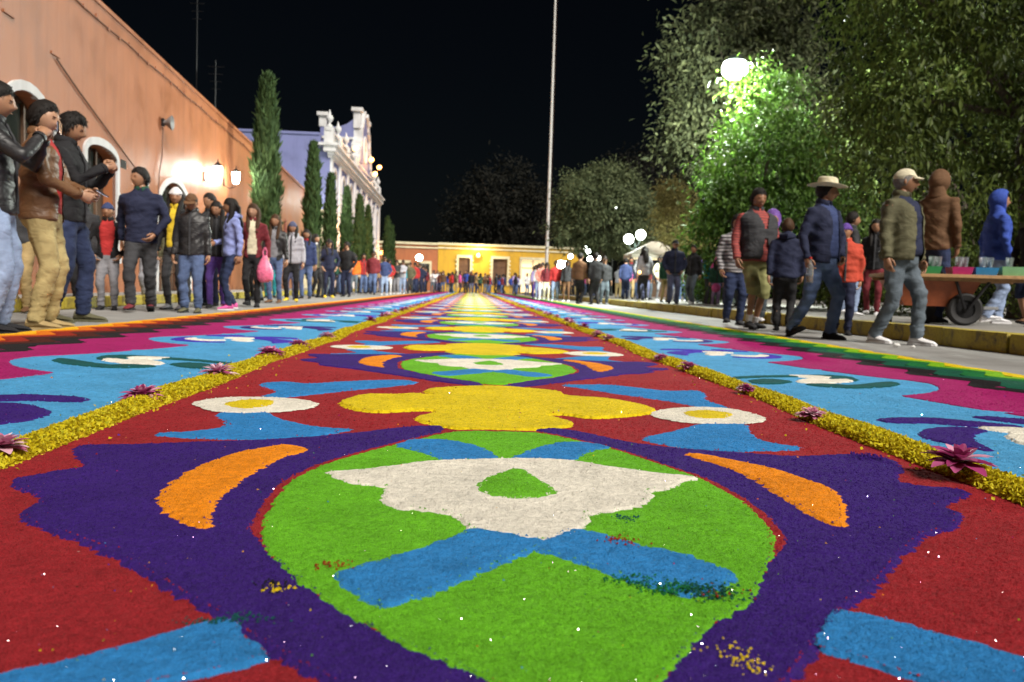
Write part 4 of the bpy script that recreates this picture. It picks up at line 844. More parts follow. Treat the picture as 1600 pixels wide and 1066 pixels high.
for nm, msk, col in (('glitter', gl, (0.95, 0.95, 0.97)), ('glitter', ~gl, (0.9, 0.6, 0.95))):
    o = link(nm, np_mesh(nm, V, F[msk], [mat_glitter('glitter_'+('silver' if col[1] > 0.9 else 'pink'), col)]), carpet); tag(o, kind='stuff')

# marigold petal borders
def mat_petal(name, stops, rough=0.6, trans=0.25):
    m, nt, b = new_mat(name); g_ = nt.nodes.new('ShaderNodeNewGeometry'); r = ramp(nt, g_.outputs['Random Per Island'], stops)
    nt.links.new(r.outputs[0], b.inputs['Base Color']); b.inputs['Roughness'].default_value = rough; b.inputs['Specular IOR Level'].default_value = 0.12
    t = nt.nodes.new('ShaderNodeBsdfTranslucent'); nt.links.new(r.outputs[0], t.inputs[0]); ms = nt.nodes.new('ShaderNodeMixShader'); ms.inputs[0].default_value = trans
    nt.links.new(b.outputs[0], ms.inputs[1]); nt.links.new(t.outputs[0], ms.inputs[2]); nt.links.new(ms.outputs[0], nt.nodes['Material Output'].inputs[0]); return m
M_MARI = mat_petal('marigold_petals', [(0.0, (0.36, 0.26, 0.008)), (0.25, (0.52, 0.42, 0.010)), (0.6, (0.60, 0.52, 0.016)), (0.9, (0.66, 0.60, 0.05)), (1.0, (0.34, 0.34, 0.02))], 0.95, 0.35)
M_MARIBASE = sawdust('marigold_heap', (0.42, 0.30, 0.006), 0.3, None, 300)
def border_h(y, s_): return 0.033 + 0.005*np.sin(y*3.1+s_) + 0.004*np.sin(y*7.7+2*s_)
def border_x(y, s_): return s_*1.118 + 0.012*np.sin(y*1.7+s_*2) + 0.008*np.sin(y*4.3)
def border_w(y, s_): return 0.060 + 0.007*np.sin(y*2.3+1+s_)
for s_, lab in ((-1, 'heaped yellow marigold petal border left of the red carpet bed'), (1, 'heaped yellow marigold petal border right of the red carpet bed')):
    o = empty('marigold_border'); tag(o, lab, 'petal border', 'marigold borders')
    ys = np.concatenate([np.arange(0.3, 12, 0.06), np.arange(12, 75.1, 1.0)]); V = []; nsec = 9
    for y in ys:
        for j in range(nsec):
            t = -1+2*j/(nsec-1); V.append((border_x(y, s_)+t*border_w(y, s_), y, CH*0.6+border_h(y, s_)*max(0, 1-t*t)**0.6*0.85))
    F = [(i*nsec+j, i*nsec+j+1, (i+1)*nsec+j+1, (i+1)*nsec+j) for i in range(len(ys)-1) for j in range(nsec-1)]
    link('petal_heap', np_mesh('petal_heap', np.array(V), F, [M_MARIBASE], True), o)
    segs = [(0.9, 4.2, 5200, 0.0075), (4.2, 9, 1500, 0.010), (9, 20, 420, 0.016), (20, 75, 60, 0.035)]; Ps = []; Ls = []
    for (a, b, dens, ln) in segs:
        n = int((b-a)*dens); y = a+(b-a)*rng.random(n); t = rng.random(n)*2-1; t = np.sign(t)*np.abs(t)**0.8
        x = border_x(y, s_)+t*border_w(y, s_)*1.03; z = CH*0.6+border_h(y, s_)*np.clip(1-t*t, 0, 1)**0.6*0.85 + rng.random(n)*ln*0.45
        stray = rng.random(n) < 0.015; x = np.where(stray, x+rng.normal(size=n)*0.06, x); z = np.where(stray, CH+0.006, z)
        Ps.append(np.stack([x, y, z], 1)); Ls.append(np.full(n, ln))
    P = np.concatenate(Ps); Ln = np.concatenate(Ls); n = len(P)
    D = rng.normal(size=(n, 3)) + np.array([0, 0, 0.45]); N = rng.normal(size=(n, 3))*0.8 + np.array([0, 0, 0.8])
    pm = link('petals', leaf_mesh('petals', P, D, N, Ln*(0.9+0.9*rng.random(n)), Ln*(0.75+0.6*rng.random(n)), M_MARI), o); tag(pm, kind='stuff')
# pink dahlias laid on the borders
M_DAHL = mat_petal('dahlia_petals', [(0.0, (0.22, 0.02, 0.09)), (0.4, (0.38, 0.05, 0.18)), (0.7, (0.52, 0.14, 0.30)), (1.0, (0.75, 0.46, 0.56))], 0.5, 0.3)
M_DAHL2 = mat_petal('pale_dahlia_petals', [(0.0, (0.42, 0.08, 0.2)), (0.4, (0.62, 0.25, 0.4)), (1.0, (0.85, 0.68, 0.72))], 0.5, 0.3)
M_HEART = plain('flower_heart_pale', (0.72, 0.6, 0.45), 0.6)
def petal_mesh(name, mat, n_rows, R, rng, width):
    """open flower: rows of boat-shaped petals, each with a folded midrib"""
    V = []; F = []
    for row, (cnt, tilt, ln) in enumerate(n_rows):
        for k in range(cnt):
            a = 2*math.pi*(k+0.5*(row % 2))/cnt + rng.normal()*0.12; ti = tilt+rng.normal()*0.13; L = R*ln*(0.85+0.3*rng.random()); w = width*L*(0.85+0.3*rng.random())
            d = Vector((math.cos(a), math.sin(a), 0)); sd = Vector((-d.y, d.x, 0)); up = Vector((0, 0, 1)); b = len(V); ns = 6
            for i in range(ns):
                t = i/(ns-1); bend = ti + 0.12*t - 0.25*t*t; c = d*(L*t*math.cos(ti*0.6+bend*0.4)) + up*(L*t*math.sin(bend)) + up*R*0.05*row
                ww = w*math.sin(math.pi*min(0.985, 0.12+0.86*t))**0.75; cup = ww*0.35
                V += [c-sd*ww+up*cup, c, c+sd*ww+up*cup]
            for i in range(ns-1):
                for j in range(2): F.append((b+i*3+j, b+i*3+j+1, b+(i+1)*3+j+1, b+(i+1)*3+j))
    me = np_mesh(name, np.array([tuple(v) for v in V]), F, [mat], True); return me
def dahlia(x, y, z, R, label, mat, rows, tilt, seed, width=0.2):
    rng_ = np.random.default_rng(seed); o = empty('dahlia', (x, y, z), rng_.random()*6.28); o.rotation_euler = (tilt[0], tilt[1], rng_.random()*6.28); tag(o, label, 'flower', 'dahlias laid along the marigold borders'); o.scale = (1, 1, 0.68)
    link('petals', petal_mesh('petals', mat, rows, R, rng_, width), o)
    c = MB(); c.ball((0, 0, R*0.10), (R*0.16, R*0.16, R*0.13), 10, 6); c.build('flower_heart', M_HEART, o, True)
    c = MB(); c.lathe([(R*0.03, -R*0.12), (R*0.14, -R*0.02), (R*0.2, R*0.02)], n=8); c.build('calyx', plain('calyx_green', (0.05, 0.09, 0.02), 0.7), o, True)
OPEN = [(9, 0.02, 1.0), (9, 0.28, 1.0), (8, 0.58, 0.9), (6, 0.95, 0.72), (4, 1.3, 0.62)]; FULL = [(16, -0.02, 1.0), (16, 0.22, 0.97), (14, 0.48, 0.88), (11, 0.78, 0.75), (8, 1.1, 0.6)]
D = [(1.06, 1.85, 0.068, 0.092, 'large open magenta dahlia, nearest on the right border', M_DAHL, OPEN, 0.21), (1.06, 2.68, 0.05, 0.062, 'pale pink dahlia, second nearest on the right border', M_DAHL2, FULL, 0.2), (1.08, 3.40, 0.05, 0.05, 'small magenta dahlia, third nearest on the right border', M_DAHL, FULL, 0.2),
     (1.085, 4.33, 0.052, 0.072, 'dark magenta dahlia, fourth nearest on the right border', M_DAHL, FULL, 0.2), (1.07, 4.92, 0.05, 0.06, 'small magenta dahlia, fifth nearest on the right border', M_DAHL, FULL, 0.2), (1.085, 6.9, 0.05, 0.08, 'pale dahlia, sixth nearest on the right border', M_DAHL2, FULL, 0.2), (1.08, 7.5, 0.05, 0.085, 'large pale dahlia, seventh nearest on the right border', M_DAHL2, FULL, 0.2),
     (-1.10, 1.83, 0.055, 0.07, 'pale pink dahlia cut by the left edge of the photo', M_DAHL2, FULL, 0.22), (-1.14, 2.71, 0.05, 0.08, 'dark magenta dahlia, second nearest on the left border', M_DAHL, FULL, 0.2), (-1.12, 3.45, 0.052, 0.088, 'large magenta and white dahlia, third nearest on the left border', M_DAHL2, FULL, 0.14),
     (-1.14, 4.41, 0.052, 0.09, 'magenta dahlia, fourth nearest on the left border', M_DAHL, FULL, 0.2), (-1.125, 5.09, 0.052, 0.08, 'magenta dahlia, fifth nearest on the left border', M_DAHL, FULL, 0.2), (-1.115, 6.0, 0.052, 0.08, 'pale dahlia, sixth nearest on the left border', M_DAHL2, FULL, 0.2)]
for i, (x, y, z, R, lab, mt, rows, wd) in enumerate(D):
    dahlia(x, y, z-0.016, R*0.88, lab, mt, rows, (0.10*math.sin(i*2.1), 0.10*math.sin(i*3.3)), 300+i, wd)
far_me = [petal_mesh('petals', mt, [(10, 0.1, 1.0), (9, 0.5, 0.9), (6, 1.0, 0.6)], 0.075, np.random.default_rng(9), 0.2) for mt in (M_DAHL, M_DAHL2)]
for s_ in (-1, 1):
    for k in range(26):
        y = 8.6+k*0.93+0.2*math.sin(k*2.3); o = link('dahlia', far_me[k % 2 if s_ > 0 else (k//2) % 2]); o.location = (float(border_x(y, s_)), y, 0.05); o.rotation_euler = (-0.2, 0.1*math.sin(k), k*1.7)
        tag(o, 'small dahlia far down the %s marigold border, one of a long row' % ('right' if s_ > 0 else 'left'), 'flower', 'far dahlias on the %s border' % ('right' if s_ > 0 else 'left'))
# ================================================================= PEOPLE
def wrinkle(nt, b, f, bmp):
    v2 = coords(nt, 'Object', (1.0, 1.0, 1.7)); w = noise(nt, 6.5, 2, 0.5, v2, 0.9)
    r = ramp(nt, w.outputs[0], [(0.30, (0,0,0)), (0.48, (0.9,)*3), (0.56, (1,1,1)), (0.75, (0.25,)*3)])
    b1 = nt.nodes.new('ShaderNodeBump'); b1.inputs['Strength'].default_value = 0.22; b1.inputs['Distance'].default_value = 0.03; nt.links.new(r.outputs[0], b1.inputs['Height'])
    b2 = bump(nt, b, f.outputs[0], bmp, 0.003); nt.links.new(b1.outputs[0], b2.inputs['Normal'])
def mat_cloth(name, col, rough=0.85, scale=260, bmp=0.25, var=0.2, sheen=0.0, pattern=None):
    if name in _plain: return _plain[name]
    m, nt, b = new_mat('cloth_'+name); v = coords(nt); n = noise(nt, 7, 5, 0.6, v); f = noise(nt, scale, 2, 0.5, v)
    lo = tuple(c*(1-var) for c in col); hi = tuple(min(1, c*(1+var)+0.004) for c in col)
    r = ramp(nt, n.outputs[0], [(0.3, lo), (0.7, hi)]); c = r.outputs[0]
    if pattern:
        w = nt.nodes.new('ShaderNodeTexWave'); w.bands_direction = 'Z'; w.inputs['Scale'].default_value = pattern[1]; w.inputs['Distortion'].default_value = pattern[2]; nt.links.new(v, w.inputs[0])
        rr = ramp(nt, w.outputs['Fac'], [(0.45, (0,0,0)), (0.55, (1,1,1))]); c = mixc(nt, rr.outputs[0], c, pattern[0])
    nt.links.new(c, b.inputs['Base Color']); b.inputs['Roughness'].default_value = rough
    b.inputs['Specular IOR Level'].default_value = 0.25 if rough > 0.6 else 0.5
    wrinkle(nt, b, f, bmp); _plain[name] = m; return m
def mat_denim(name, col):
    if name in _plain: return _plain[name]
    m, nt, b = new_mat('denim_'+name); v = coords(nt); n = noise(nt, 3.2, 5, 0.65, v); f = noise(nt, 300, 2, 0.5, v)
    r = ramp(nt, n.outputs[0], [(0.3, tuple(c*0.62 for c in col)), (0.52, col), (0.75, tuple(min(1, c*1.55+0.01) for c in col))])
    nt.links.new(r.outputs[0], b.inputs['Base Color']); b.inputs['Roughness'].default_value = 0.9; b.inputs['Specular IOR Level'].default_value = 0.2; wrinkle(nt, b, f, 0.2); _plain[name] = m; return m
CL = dict(black=(0.012,0.012,0.014), charcoal=(0.035,0.036,0.04), navy=(0.014,0.018,0.045), grey=(0.20,0.20,0.22), lightgrey=(0.36,0.36,0.40), white=(0.62,0.62,0.63), brown=(0.12,0.062,0.03), tan=(0.30,0.22,0.10), khaki=(0.34,0.27,0.12), olive=(0.095,0.09,0.05),
          red=(0.36,0.025,0.025), burgundy=(0.14,0.018,0.025), orange=(0.62,0.13,0.015), puffer=(0.42,0.055,0.03), periwinkle=(0.22,0.26,0.52), royal=(0.035,0.075,0.36), purple=(0.10,0.05,0.26), pink=(0.62,0.10,0.32), yellow=(0.62,0.45,0.03), green=(0.02,0.075,0.05), teal=(0.02,0.22,0.26), cream=(0.58,0.53,0.38), plaid=(0.30,0.07,0.06), lilac=(0.35,0.26,0.5), darkblue=(0.03,0.045,0.12), shortskhaki=(0.24,0.24,0.10), salmon=(0.62,0.2,0.16))
DN = dict(jeans=(0.085,0.125,0.24), lightjeans=(0.24,0.31,0.46), darkjeans=(0.022,0.032,0.075), greyjeans=(0.10,0.125,0.15), bluegrey=(0.10,0.11,0.19))
def cloth(c):
    if c in DN: return mat_denim(c, DN[c])
    if c == 'leather': return mat_cloth('leather', (0.014, 0.014, 0.016), 0.5, 60, 0.35)
    if c == 'brownleather': return mat_cloth('brownleather', (0.13, 0.062, 0.025), 0.52, 60, 0.35)
    if c == 'striped': return mat_cloth('striped', (0.30, 0.29, 0.30), 0.85, 260, 0.25, 0.2, 0, ((0.08, 0.075, 0.08), 6.0, 0.6))
    if c == 'plaidshirt': return mat_cloth('plaidshirt', (0.30, 0.06, 0.05), 0.85, 260, 0.25, 0.2, 0, ((0.20, 0.05, 0.05), 9.0, 2.0))
    return mat_cloth(c, CL[c])
def mat_skin(name, col):
    m, nt, b = new_mat(name); v = coords(nt); n = noise(nt, 9, 4, 0.6, v)
    r = ramp(nt, n.outputs[0], [(0.3, tuple(c*0.85 for c in col)), (0.7, tuple(c*1.1 for c in col))]); nt.links.new(r.outputs[0], b.inputs['Base Color'])
    b.inputs['Roughness'].default_value = 0.5; b.inputs['Subsurface Weight'].default_value = 0.0; return m
SKINS = [mat_skin('skin_a', (0.33, 0.17, 0.095)), mat_skin('skin_b', (0.26, 0.125, 0.066)), mat_skin('skin_c', (0.40, 0.225, 0.14))]
M_EYE = plain('eye_dark', (0.015, 0.010, 0.008), 0.25); M_EYEW = plain('eye_white', (0.6, 0.58, 0.55), 0.3); M_LIP = plain('lips', (0.25, 0.08, 0.06), 0.45)
def mat_hair(name, col):
    m, nt, b = new_mat(name); v = coords(nt, 'Object', (60, 60, 9)); n = noise(nt, 3, 3, 0.6, v); r = ramp(nt, n.outputs[0], [(0.3, tuple(c*0.5 for c in col)), (0.7, tuple(c*1.6 for c in col))])
    nt.links.new(r.outputs[0], b.inputs['Base Color']); b.inputs['Roughness'].default_value = 0.62; b.inputs['Specular IOR Level'].default_value = 0.2; bump(nt, b, n.outputs[0], 0.8, 0.006); return m
HAIRS = dict(black=mat_hair('hair_black', (0.012, 0.010, 0.009)), brown=mat_hair('hair_brown', (0.05, 0.025, 0.012)), grey=mat_hair('hair_grey', (0.16, 0.15, 0.14)), purple=mat_hair('hair_purple', (0.16, 0.08, 0.32)))
PENDING = []
def ik(a, b, l1, l2, hint):
    a = Vector(a); b = Vector(b); d = b-a; L = d.length
    if L > (l1+l2)*0.999: b = a + d*((l1+l2)*0.999/L); d = b-a; L = d.length
    x = (l1*l1-l2*l2+L*L)/(2*L); h = math.sqrt(max(0, l1*l1-x*x)); u = d/L; hv = Vector(hint); hv = (hv-u*hv.dot(u)).normalized()
    return a + u*x + hv*h, b
def rings(mb, secs, n=16, sq=2.3, f=lambda p: p):
    """horizontal sections (z, half width, half depth, x off, y off), closed top and bottom"""
    V = []; F = []
    for (z, w, d, ox, oy) in secs:
        for k in range(n):
            th = 2*math.pi*k/n; c, s_ = math.cos(th), math.sin(th)
            V.append(f((ox+w*math.copysign(abs(c)**(2/sq), c), oy+d*math.copysign(abs(s_)**(2/sq), s_), z)))
    for i in range(len(secs)-1):
        for k in range(n): F.append((i*n+k, i*n+(k+1) % n, (i+1)*n+(k+1) % n, (i+1)*n+k))
    F.append(tuple(range(n-1, -1, -1))); F.append(tuple(range((len(secs)-1)*n, len(secs)*n)))
    mb.add(V, F)
def head_shape(dv, k=1.0, hat=None):
    """unit direction -> head surface, in head-height units (half height 1), y is the face"""
    x, y, z = dv
    X, Y, Z = 0.70*x, 0.88*y, 1.0*z
    j = max(0.0, -z-0.05)
    X *= 1-0.34*j**1.1; Y = Y*(1-0.16*j) + 0.10*j
    if y < 0: Y *= 1.06; Z += 0.0
    if z < -0.3 and y < 0: Y *= 1-0.35*(-z-0.3)
    fr = max(0.0, y)
    g_ = lambda a, b, sa, sb: math.exp(-((x-a)/sa)**2-((z-b)/sb)**2)*fr
    Y += 0.25*g_(0, -0.20, 0.14, 0.13) + 0.10*g_(0, -0.02, 0.10, 0.16) + 0.05*g_(0, 0.22, 0.5, 0.10)
    Y -= 0.12*g_(0.36, 0.05, 0.19, 0.12) + 0.12*g_(-0.36, 0.05, 0.19, 0.12)
    Y += 0.055*g_(0, -0.52, 0.22, 0.07) - 0.05*g_(0, -0.64, 0.3, 0.06) + 0.08*g_(0, -0.86, 0.3, 0.14)
    Y += 0.03*g_(0.45, -0.28, 0.2, 0.2) + 0.03*g_(-0.45, -0.28, 0.2, 0.2)
    return X*k, Y*k, Z*k
def sphere_dirs(n, m):
    D = [(0, 0, -1)]
    for j in range(1, m):
        ph = -math.pi/2+math.pi*j/m
        for k in range(n): th = 2*math.pi*k/n; D.append((math.cos(ph)*math.cos(th), math.cos(ph)*math.sin(th), math.sin(ph)))
    D.append((0, 0, 1)); L = len(D)-1; F = []
    for k in range(n): F.append((0, 1+(k+1) % n, 1+k)); F.append((L, 1+(m-2)*n+k, 1+(m-2)*n+(k+1) % n))
    for j in range(m-2):
        for k in range(n): F.append((1+j*n+k, 1+j*n+(k+1) % n, 1+(j+1)*n+(k+1) % n, 1+(j+1)*n+k))
    return D, F
def sstep(a, b, x): t = min(1, max(0, (x-a)/(b-a))); return t*t*(3-2*t)
def person(loc, rz, H, label, top='black', legs='jeans', shoes='black', hair='black', style='short', skin=0, pose=None, bulk=1.0, hat=None, hatcol='black', shirt=None, vest=None, shorts=False, puffer=False, hood=None, coat=0.0,
           group=None, lod=0, female=False, head=(0.0, 0.0), lean=0.0, belly=0.0, fold=1.0, sole=None, scarf=None, socks=None, neckshirt=None, mous=False, zipc='charcoal'):
    p = dict(la=(-0.145, 0.03, 0.475), ra=(0.145, 0.03, 0.475), ll=(-0.058, 0.01, 0.045), rl=(0.058, -0.01, 0.045), hip=0.0, lh=None, rh=None, curl=0.7)
    p.update(pose or {})
    o = empty('person', loc, rz); tag(o, label, 'person', group)
    nseg = 14 if lod == 0 else 9
    vox = (0.0165, 0.024, 0.038)[lod]
    def lf(q): x, y, z = q; return (x*H, (y + lean*max(0, z-0.5))*H, z*H)
    hipz = 0.505-p['hip']; shw = (0.103 if not female else 0.093)*(0.75+0.25*bulk)
    rnd = random.Random(hash(label) & 0xffff if False else sum(map(ord, label)))
    # ---- skeleton
    S = {s_: (s_*shw, 0.0, 0.80) for s_ in (-1, 1)}; A = {}
    for s_, key in ((-1, 'la'), (1, 'ra')):
        tgt = p[key]; eh = p.get('lh' if s_ < 0 else 'rh') or (s_*0.6, -0.8, -0.3)
        A[s_] = ik(S[s_], tgt, 0.168, 0.150, eh)
    K = {}
    for s_, key in ((-1, 'll'), (1, 'rl')):
        K[s_] = ik((s_*0.05, 0, hipz), p[key], 0.236, 0.236, (s_*0.12, 1, 0))
    w_, d_ = bulk, bulk*(1+belly*0.3)
    V3 = lambda q: Vector(lf(q))
    # ---- body
    body = MB(); tk = w_*(0.82 if female else 1.0)
    rings(body, [(0.47-p['hip'], 0.058*tk, 0.045*d_, 0, 0), (0.52-p['hip'], 0.068*tk, 0.05*d_, 0, 0), (0.61, 0.068*tk, 0.05*d_, 0, 0), (0.70, 0.080*tk, 0.055*d_, 0, 0), (0.775, 0.088*tk, 0.05*d_, 0, 0), (0.81, 0.078*tk, 0.042*d_, 0, -0.003), (0.835, 0.045, 0.036, 0, -0.006), (0.885, 0.031, 0.033, 0, 0.0)], nseg, 2.2, lf)
    for s_ in (-1, 1):
        e, w = A[s_]; body.tube([V3(S[s_]), V3(tuple(S[s_][i]*0.5+e[i]*0.5 for i in range(3))), V3(e), V3(tuple(e[i]*0.6+w[i]*0.4 for i in range(3))), V3(w)], [0.028*H*w_, 0.026*H*w_, 0.022*H, 0.021*H, 0.0145*H], 8)
        k, a = K[s_]; hp = Vector((s_*0.05, 0, hipz))
        body.tube([V3(hp), V3(hp*0.5+k*0.5), V3(k), V3(k*0.68+a*0.32+Vector((0, -0.008, 0))), V3(a), V3(a-Vector((0, 0, 0.025)))], [0.036*H*tk, 0.034*H*tk, 0.027*H, 0.029*H, 0.019*H, 0.019*H], 8)
    b_o = body.build('body', [SKINS[skin], M_EYE, M_EYEW, M_LIP], o)
    # head, eyes and hands are added to the same mesh after the limbs are fused
    ext = MB(); hh = 0.0685; hc = Vector((0, 0.008, 0.929)); yaw, pit = head
    Rh = Matrix.Rotation(-yaw, 3, 'Z') @ Matrix.Rotation(-pit, 3, 'X')
    piv = Vector((0, -0.005, 0.885))
    def hd(q): v = Rh @ (Vector(q)*hh + (hc-piv)) + piv; return lf(v)
    Dn, Fn = sphere_dirs(28, 20) if lod == 0 else (sphere_dirs(16, 12) if lod == 1 else sphere_dirs(10, 8))
    ext.add([hd(head_shape(d)) for d in Dn], Fn)
    ext.tube([hd((0, -0.12, -0.45)), lf((0, -0.004, 0.86)), lf((0, -0.006, 0.825))], [0.031*H, 0.032*H, 0.036*H], 10)
    if lod < 2:
        for s_ in (-1, 1):
            e_ = MB(); e_.ball((s_*0.69, -0.06, -0.04), (0.07, 0.13, 0.24), 8, 6); ext.add([hd(q) for q in e_.v], e_.f)
        for s_ in (-1, 1):
            for (cur, cx, cy, cz, r_) in ((2, 0.255, 0.705, 0.045, (0.13, 0.06, 0.055)), (1, 0.255, 0.745, 0.045, (0.07, 0.045, 0.06)), (1, 0.265, 0.80, 0.19, (0.18, 0.07, 0.045))):
                e_ = MB(); e_.ball((s_*cx, cy, cz), r_, 8, 5); ext.cur = cur; ext.add([hd(q) for q in e_.v], e_.f)
        e_ = MB(); e_.ball((0, 0.83, -0.53), (0.17, 0.045, 0.035), 8, 5); ext.cur = 3; ext.add([hd(q) for q in e_.v], e_.f)
        if mous: e_ = MB(); e_.ball((0, 0.86, -0.43), (0.22, 0.06, 0.05), 8, 5); ext.cur = 1; ext.add([hd(q) for q in e_.v], e_.f)
        ext.cur = 0
    for s_ in (-1, 1):
        e, w = A[s_]; fd = (w-e).normalized(); nrm = Vector(p.get('palm%d' % s_, (-s_, 0, 0))); nrm = (nrm-fd*nrm.dot(fd)).normalized(); sd = fd.cross(nrm)*s_
        if sd.y < 0 and abs(fd.z) > 0.7: sd = -sd           # thumb side forward on hanging hands
        if abs(fd.z) <= 0.7 and sd.z < 0: sd = -sd
        P_ = lambda f_, s2, n2: V3(w + fd*f_ + sd*s2 + nrm*n2)
        n6 = 6 if lod == 0 else 4
        ext.tube([P_(-0.012, 0, 0), P_(0.015, 0, 0), P_(0.045, 0, 0.002), P_(0.054, 0, 0.003)], [(0.013*H, 0.013*H), (0.014*H, 0.022*H), (0.011*H, 0.026*H), (0.006*H, 0.022*H)], 8, True, tuple(nrm))
        if lod == 2: ext.tube([P_(0.05, 0, 0.002), P_(0.09, 0, 0.02)], [0.016*H, 0.008*H], 5); continue
        for k in range(4):
            s2 = (0.019, 0.0065, -0.0065, -0.018)[k]; ln = (0.040, 0.045, 0.041, 0.032)[k]; cu = p['curl']*(0.85+0.12*k); q = [P_(0.045, s2, 0.002)]; pos = Vector((0.045, s2, 0.002)); ang = 0
            for seg in (0.45, 0.32, 0.23):
                ang += cu*0.75; pos = pos + Vector((math.cos(ang)*ln*seg*1.25, 0, math.sin(ang)*ln*seg*1.25)); q.append(P_(*pos))
            ext.tube(q, [0.0054*H, 0.005*H, 0.0046*H, 0.0036*H], n6)
        ext.tube([P_(0.010, 0.017, 0.004), P_(0.026, 0.031, 0.010), P_(0.043, 0.033, 0.017), P_(0.054, 0.030, 0.020)], [0.0075*H, 0.0062*H, 0.0055*H, 0.004*H], n6)
    PENDING.append((b_o, (0.019, 0.026, 0.04)[lod], None, ext))
    # ---- top
    hem = 0.475 - coat
    tw, td = w_*(0.92 if female else 1.0), d_
    be = belly*0.02
    def torso(scale, hem_, topz=True, sl=1.0):
        t = MB(); s1 = scale
        rings(t, [(hem_, 0.094*tw*s1, 0.072*td*s1, 0, be*0.6), (hem_+0.012, 0.099*tw*s1, 0.077*td*s1, 0, be*0.8), (0.53, 0.098*tw*s1, 0.077*td*s1, 0, be), (0.60, (0.094 if not female else 0.086)*tw*s1, 0.074*td*s1, 0, be), (0.68, 0.099*tw*s1, 0.075*td*s1, 0, be*0.6), (0.75, 0.106*tw*s1, 0.072*td*s1, 0, 0.004), (0.79, 0.106*tw*s1, 0.064*td*s1, 0, 0), (0.815, 0.090*tw*s1, 0.055*td*s1, 0, -0.004), (0.838, 0.066*s1, 0.050*s1, 0, -0.007), (0.862, 0.045*s1, 0.044*s1, 0, -0.004)], nseg+4, 2.35, lf)
        if sl:
            for s_ in (-1, 1):
                e, w = A[s_]; m1 = Vector(S[s_])*0.5+e*0.5; m2 = e*0.5+w*0.5; we = e*0.03+w*0.97; r_ = sl*s1*(0.85+0.15*bulk)
                t.tube([V3((S[s_][0]*0.8, 0, 0.795)), V3(S[s_]), V3(m1), V3(e), V3(m2), V3(we)], [0.036*H*r_, 0.040*H*r_, 0.037*H*r_, 0.033*H*r_, 0.029*H*r_, 0.0245*H*r_], 10)
        return t
    def open_front(me, wid):
        bm = bmesh.new(); bm.from_mesh(me)
        kill = [v for v in bm.verts if abs(v.co.x) < (wid + 0.02*math.sin(v.co.z*9))*H*(0.55+0.6*min(1, max(0, (v.co.z/H-0.5)/0.3))) and v.co.y > 0.02*H and v.co.z/H < 0.86]
        bmesh.ops.delete(bm, geom=kill, context='VERTS'); bm.to_mesh(me); bm.free()
    foldamp = 0.009*fold
    phs = [(rnd.uniform(-1, 1), rnd.uniform(-1, 1), rnd.uniform(1.0, 2.4), rnd.uniform(0, 6.3), rnd.uniform(9, 26)) for _ in range(9)]
    def folds(me, amp, quilt=0):
        n = len(me.vertices); co = np.empty(n*3, np.float32); me.vertices.foreach_get('co', co); co = co.reshape(-1, 3); no = np.empty(n*3, np.float32); me.vertices.foreach_get('normal', no); no = no.reshape(-1, 3)
        d = np.zeros(n)
        for (a, b, c, ph, fr) in phs: d += np.sin((co[:, 0]*a+co[:, 1]*b+co[:, 2]*c)*fr + ph + 1.3*np.sin(co[:, 2]*7+ph))
        d = d/len(phs)*1.4*amp
        for (a, b, c, ph, fr) in phs[:4]: d += amp*0.55*(0.45-np.abs(np.sin((co[:, 0]*b*1.2+co[:, 1]*a*1.2+co[:, 2]*c)*fr*0.8 + ph*2 + 1.6*np.sin(co[:, 0]*9+co[:, 2]*5+ph))))
        low = np.clip(1-np.abs(co[:, 2]/H-0.10)/0.07, 0, 1)*0.006; d += low*np.sin(co[:, 2]*150+co[:, 0]*30+phs[0][3])*(amp/0.009)
        if quilt: d += quilt*(np.abs(np.sin(co[:, 2]*math.pi/0.075))**0.5-0.6)
        co += no*d[:, None].astype(np.float32); me.vertices.foreach_set('co', co.ravel()); me.update()
    if shirt: 
        so = torso(0.93, hem+0.03 if not coat else hem+coat*0.5, True, 0).build('shirt', cloth(shirt), o); PENDING.append((so, vox, lambda me: folds(me, foldamp*0.7), None))
    if vest:
        so = torso(1.0, hem+0.005).build('shirt', cloth(top), o); PENDING.append((so, vox, lambda me: folds(me, foldamp), None))
        vo = torso(1.10, hem+0.02, True, 0).build('vest', cloth(vest), o)
        def pv(me): folds(me, foldamp*0.6, 0.004); open_front(me, 0.022)
        PENDING.append((vo, vox, pv, None))
    else:
        jo = torso(1.0, hem).build('jacket', cloth(top), o)
        def pj(me):
            folds(me, foldamp, 0.009 if puffer else 0)
            if shirt: open_front(me, 0.045)
        PENDING.append((jo, vox, pj, None))
    if lod < 2 and not shirt and not vest and zipc:
        c = MB(); prof = [(hem+0.01, 0.077), (0.53, 0.077), (0.60, 0.074), (0.68, 0.075), (0.75, 0.072), (0.79, 0.064), (0.815, 0.055), (0.84, 0.046)]
        oy_ = [be*0.8, be, be, be*0.6, 0.004, 0, -0.004, -0.005][::1]
        c.tube([lf((0, dd*td*1.0+q_+0.003, z_)) for (z_, dd), q_ in zip(prof, oy_)], [(0.010*H, 0.006*H)]*8, 6, True, (1, 0, 0)); c.build('zip', cloth(zipc), o, True)
    if lod == 0:
        for s_ in (-1, 1):
            e, w = A[s_]; u_ = (w-e).normalized(); c = MB(); c.tube([V3(w-u_*0.018), V3(w-u_*0.004), V3(w+u_*0.002)], [0.0265*H*(0.85+0.15*bulk), 0.026*H*(0.85+0.15*bulk), 0.021*H], 12); c.build('cuff', cloth(top), o, True)
